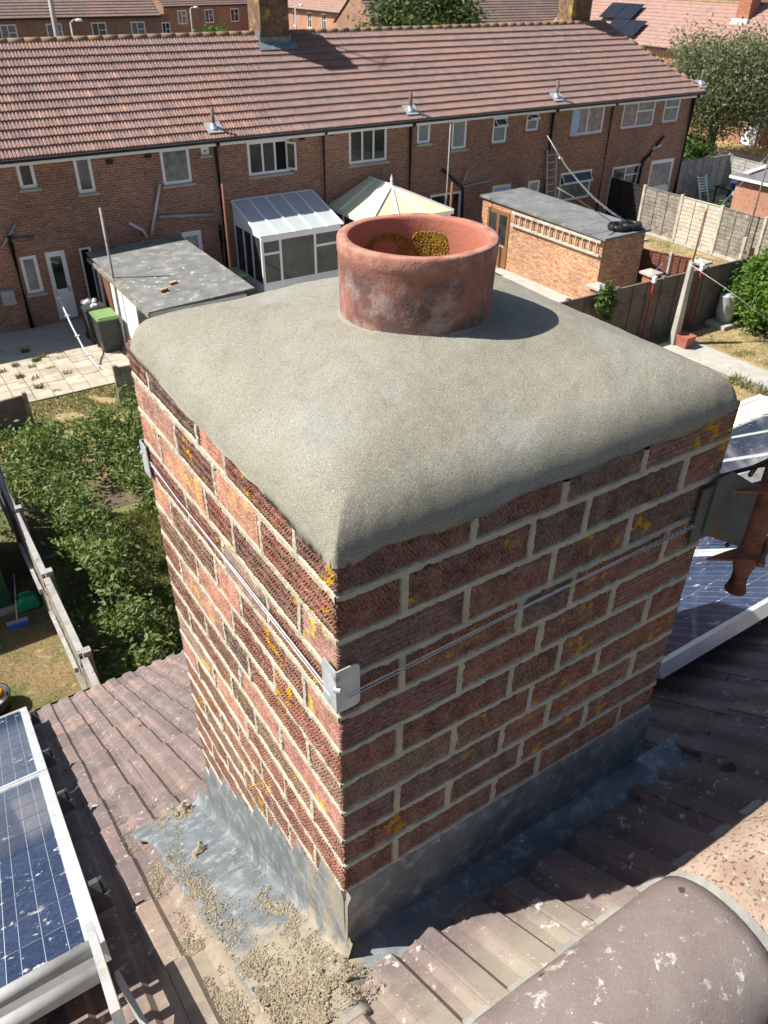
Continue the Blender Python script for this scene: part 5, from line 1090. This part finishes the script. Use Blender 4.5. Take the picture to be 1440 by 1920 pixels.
MB().box(q.x-.22, q.x+.22, 23.345, 23.355, q.z-.16, q.z+.16).build('pane', MT['glassb'], r0); MB().bar((q.x,23.4,G), (q.x,23.4,q.z-.22), .05, .05, (1,0,0)).build('prop', MT['greyrail'], r0)
# piers, garden wall and fences on the right
def pier(x, y, h, label, s=.34):
    r0 = thing('brick_pier', (x, y, G), label, 'pier'); MB().box(x-s/2, x+s/2, y-s/2, y+s/2, G, G+h).build('shaft', MT['rwall'], r0); m2 = MB(); c = s/2+.09
    m2.add([(x-c,y-c,G+h),(x+c,y-c,G+h),(x+c,y+c,G+h),(x-c,y+c,G+h),(x-c,y-c,G+h+.07),(x+c,y-c,G+h+.07),(x+c,y+c,G+h+.07),(x-c,y+c,G+h+.07),(x,y,G+h+.13)],[(3,2,1,0),(0,1,5,4),(1,2,6,5),(2,3,7,6),(3,0,4,7),(4,5,8),(5,6,8),(6,7,8),(7,4,8)]); m2.build('cap', MT['conc'], r0)
pier(21.75, 17.35, 1.5, 'tall orange brick pier with stone cap behind the brick shed', .42); pier(20.35, 15.35, 1.15, 'short brick pier with stone cap by the tall pier and the dark fence'); pier(22.65, 15.25, 1.15, 'short brick pier with stone cap beside the rusty topped concrete post'); pier(18.3, 15.6, 1.0, 'low brick pier with stone cap near the climbing plant on the dark fence')
fence('brown_fence', [(21.95,17.2),(22.3,16.2),(22.6,15.45)], 1.2, 'red brown lapped fence between the brick piers', 'woodr', 'conc', 3)
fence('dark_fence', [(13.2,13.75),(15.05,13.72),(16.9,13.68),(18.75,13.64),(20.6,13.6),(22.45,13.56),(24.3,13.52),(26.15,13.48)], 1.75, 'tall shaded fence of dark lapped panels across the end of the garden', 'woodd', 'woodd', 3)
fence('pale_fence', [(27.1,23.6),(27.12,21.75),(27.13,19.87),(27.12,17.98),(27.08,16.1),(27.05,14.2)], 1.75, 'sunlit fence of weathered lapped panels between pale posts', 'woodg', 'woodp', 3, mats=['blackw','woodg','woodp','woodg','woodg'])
fence('blue_grey_fence', [(32.4,24.35),(34.1,24.3),(35.8,24.2)], 1.75, 'blue grey fence of upright panels in shade beyond the terrace corner', 'greyrail', 'greyrail', 3); fence('corner_fence', [(35.85,24.1),(35.6,22.3),(35.4,20.5)], 1.7, 'pale grey fence turning towards the small brick outbuilding', 'greyrail', 'greyrail', 2)
for px, lb in ((1228, 'red metal post with white cap on the dark fence near the climbing plant'), (1318, 'red metal post with white cap on the dark fence behind the concrete post')):
    p = onY(px, 520 if px < 1300 else 495, 13.5); r0 = thing('red_post', (p.x, 13.5, G), lb, 'post'); MB().bar((p.x,13.5,G), (p.x,13.5,G+1.8), .04, .03, (1,0,0)).build('shaft', MT['red'], r0); MB().bar((p.x,13.5,G+1.801), (p.x,13.5,G+1.98), .1, .09, (1,0,0)).build('cap', MT['upvc'], r0)
r0 = thing('clothes_post', (18.87, 12.91, G), 'leaning pale concrete post topped by a thin rusty rod', 'post'); zt = ztop(18.9, 12.93, 492); z2 = ztop(18.98, 12.95, 394)
m2 = MB(); m2.tube([(18.87,12.91,G),(18.9,12.93,zt)], [.14,.09], 4); m2.build('shaft', MT['conc'], r0); MB().tube([(18.93,12.95,zt-.3),(18.98,12.95,z2)], .025, 8).build('rod', MT['rust'], r0, True)
b = gnd(1282, 650); r0 = thing('planter_trough', (b.x, b.y, G), 'square terracotta planter by the path and concrete post', 'planter'); m2 = MB(); w0, w1 = .15, .21
m2.add([(b.x-w0,b.y-w0,G+.012),(b.x+w0,b.y-w0,G+.012),(b.x+w0,b.y+w0,G+.012),(b.x-w0,b.y+w0,G+.012),(b.x-w1,b.y-w1,G+.36),(b.x+w1,b.y-w1,G+.36),(b.x+w1,b.y+w1,G+.36),(b.x-w1,b.y+w1,G+.36),(b.x-w1+.03,b.y-w1+.03,G+.36),(b.x+w1-.03,b.y-w1+.03,G+.36),(b.x+w1-.03,b.y+w1-.03,G+.36),(b.x-w1+.03,b.y+w1-.03,G+.36),(b.x-w1+.04,b.y-w1+.04,G+.3),(b.x+w1-.04,b.y-w1+.04,G+.3),(b.x+w1-.04,b.y+w1-.04,G+.3),(b.x-w1+.04,b.y+w1-.04,G+.3)],[(3,2,1,0),(0,1,5,4),(1,2,6,5),(2,3,7,6),(3,0,4,7),(4,5,9,8),(5,6,10,9),(6,7,11,10),(7,4,8,11),(8,9,13,12),(9,10,14,13),(10,11,15,14),(11,8,12,15),(12,13,14,15)]); m2.build('trough', MT['terr'], r0)
b = Vector((21.45, 13.15, G)); r0 = thing('water_butt', b, 'grey plastic water butt on a slab in shade beside the laurel bush', 'butt'); MB().lathe([(0,.13),(.24,.13),(.29,.5),(.27,.9),(.29,.94),(.0,.97)], b, 20).build('barrel', MT['grey'], r0, True); MB().box(b.x-.45, b.x+.35, b.y-.4, b.y+.3, G, G+.12).build('slab', MT['conc'], r0)
tree('laurel_bush', (22.45, 12.0, G), (22.45, 12.0, G+1.25), (1.35,1.25,1.1), 20000, .075, 'leaf_l', 'dense rounded glossy green laurel bush beside the dark fence', 'bush', .06, 120, 5)
p = onY(1135, 540, 13.5); tree('climbing_plant', (p.x, 13.45, G), (p.x, 13.42, G+1.55), (.35,.12,.55), 1300, .06, 'leaf_g', 'bright climbing plant spilling over the dark fence', 'plant', .02, 24, 8)
# poles in the yards
z1 = ztop(5.02, 20.7, 390); pole('clothes_pole', 5.02, 20.7, z1, .035, 'greyrail', 'tall grey clothes pole beside the wheelie bins')
b = gnd(424, 640); pole('clothes_pole', 8.35, 20.6, ztop(8.35, 20.6, 345), .035, 'rust', 'tall rusty brown pole between the outbuilding and the white conservatory')
b = Vector((17.6, 22.6, G)); pole('clothes_pole', b.x, b.y, ztop(b.x, b.y, 232), .022, 'greyrail', 'thin pale pole rising before the terrace wall behind the pot'); pole('short_post', 17.35, 22.0, ztop(17.35, 22.0, 342), .045, 'rust', 'short rust coloured post beside the cream hipped conservatory')
zt = ztop(26.85, 16.5, 280); pole('line_pole', 26.85, 16.5, zt, .03, 'woodd', 'tall dark clothes line pole beside the pale fence'); tag(MB().bar((26.7,16.45,G), (26.72,16.46,G+1.1), .12, .12, (1,0,0)).build('post_stub', MT['conc']), 'concrete stub bolted beside the dark clothes line pole', 'post')
tag(MB().tube([(26.85,16.5,zt-.1), onY(1300,440,17.2), onY(1215,520,15.2)], .007, 5).build('clothes_line', MT['brope'], None, True), 'blue clothes line hanging from the dark line pole', 'line')
tag(MB().tube([onY(1293,495,12.9), onY(1360,540,12.0), onY(1440,600,10.8)], .006, 5).build('clothes_line', MT['rope'], None, True), 'thin line running from the concrete post past the laurel bush', 'line')
r0 = thing('bent_hose', gnd(215, 695), 'pale blue bent pole with pegs curving over the patio', 'hose'); pp = [gnd(105,545,1.3), gnd(118,575,1.1), gnd(135,612,.85), gnd(155,650,.5), gnd(178,682,.15), gnd(198,694,.03), gnd(216,696,.02)]; MB().tube(pp, .022, 8).build('pole', MT['rope'], r0, True)
for k in range(5): p = pp[k]+(pp[k+1]-pp[k])*.5; MB().bar(p+Vector((-.06,0,.02)), p+Vector((.06,0,.02)), .03, .03).build('peg', MT['upvc'], r0)
# back garden beyond the pale fence
r0 = thing('brick_outbuilding', (30.6, 18.6, G), 'small orange brick outbuilding with a grey sheet roof beyond the pale fence', 'shed'); MB().box(30.0, 33.0, 16.8, 19.6, G, G+2.2).build('wall', MT['yC'], r0); m2 = MB(); m2.prism([(29.8,16.6,G+2.25),(33.2,16.6,G+2.45),(33.2,19.85,G+2.45),(29.8,19.85,G+2.25)], (0,0,.06)); m2.build('roof', MT['felt2'], r0); MB().box(29.78, 29.84, 16.6, 19.85, G+2.2, G+2.3).build('gutter', MT['upvc'], r0)
tag(MB().prism([(30.2,19.3,G+2.36),(32.2,19.5,G+2.48),(32.2,19.75,G+2.48),(30.2,19.6,G+2.36)], (0,0,.05)).build('pink_board', MT['pink']), 'pink board lying on the grey outbuilding roof', 'board')
r0 = thing('garden_lounger', (33.6, 24, G), 'white slatted garden chair back leaning in the shaded yard', 'chair'); 
for x in (33.3, 33.85): MB().bar((x,23.4,G+.05), (x+.02,23.9,G+1.15), .05, .05).build('leg', MT['upvc'], r0)
for k in range(6): MB().bar((33.33,23.62+k*.05,G+.5+k*.11), (33.83,23.62+k*.05,G+.5+k*.11), .05, .04).build('slat', MT['upvc'], r0)
r0 = thing('garden_table', (34.6, 22.9, G), 'dark garden table cluttered with boxes in the shaded yard', 'table'); MB().box(34.0, 35.2, 22.4, 23.4, G+.68, G+.73).build('top', MT['blk'], r0)
for x in (34.1, 35.1):
    for y in (22.5, 23.3): MB().bar((x,y,G), (x,y,G+.679), .06, .06, (1,0,0)).build('leg', MT['blk'], r0)
tag(MB().box(34.6, 35.0, 22.6, 22.9, G+.732, G+.9).build('storage_box', MT['blue']), 'blue box on the dark garden table', 'box'); tag(MB().box(35.05, 35.19, 23.0, 23.3, G+.732, G+1.15).build('white_board', MT['upvc']), 'white board standing on the dark garden table', 'board')
r0 = thing('garden_chair', (34.2, 23.6, G), 'teal garden chair beside the cluttered table', 'chair'); MB().box(33.95, 34.4, 23.45, 23.9, G+.42, G+.46).build('seat', MT['green'], r0); MB().prism([(33.95,23.86,G+.46),(34.4,23.86,G+.46),(34.36,23.98,G+1.0),(33.99,23.98,G+1.0)], (0,.03,0)).build('backrest', MT['green'], r0)
for x in (33.98, 34.36):
    for y in (23.48, 23.86): MB().bar((x,y,G), (x,y,G+.42), .035, .035, (1,0,0)).build('leg', MT['green'], r0)
tree('yellow_shrub', (30.9, 20.3, G), (30.9, 20.3, G+.6), (.5,.5,.55), 1500, .07, 'leaf_g', 'small yellow green shrub by the brick outbuilding', 'bush', .03, 24, 9)
# ------------------------------------------------------------------ trees
tree('street_tree', (43.0, 30.6, G), (42.3, 30.2, -4.9), (4.1,3.8,2.3), 42000, .09, 'leaf_t', 'broad olive green street tree beyond the end of the terrace', 'tree', .28, 120, 21)
p = onY(790, 10, 62); tree('round_tree', (p.x, 62, G), (p.x, 62, -3.6), (4.6,4,3.2), 16000, .22, 'leaf_d', 'round green tree rising behind the terrace ridge', 'tree', .3, 120, 22)
p = onY(390, 45, 70); tree('bright_bush', (p.x, 70, G), (p.x, 70, -5.6), (1.9,1.6,1.5), 4500, .16, 'leaf_g', 'bright green bush showing between ridge and far dull row', 'bush', .12, 50, 23)
p = onY(1240, 290, 27); tree('yellow_bush', (39.2, 29.5, G), (39.2, 29.5, G+.8), (1.4,1.4,1.0), 3500, .12, 'leaf_g', 'yellowing bush low under the street tree', 'bush', .05, 40, 24)
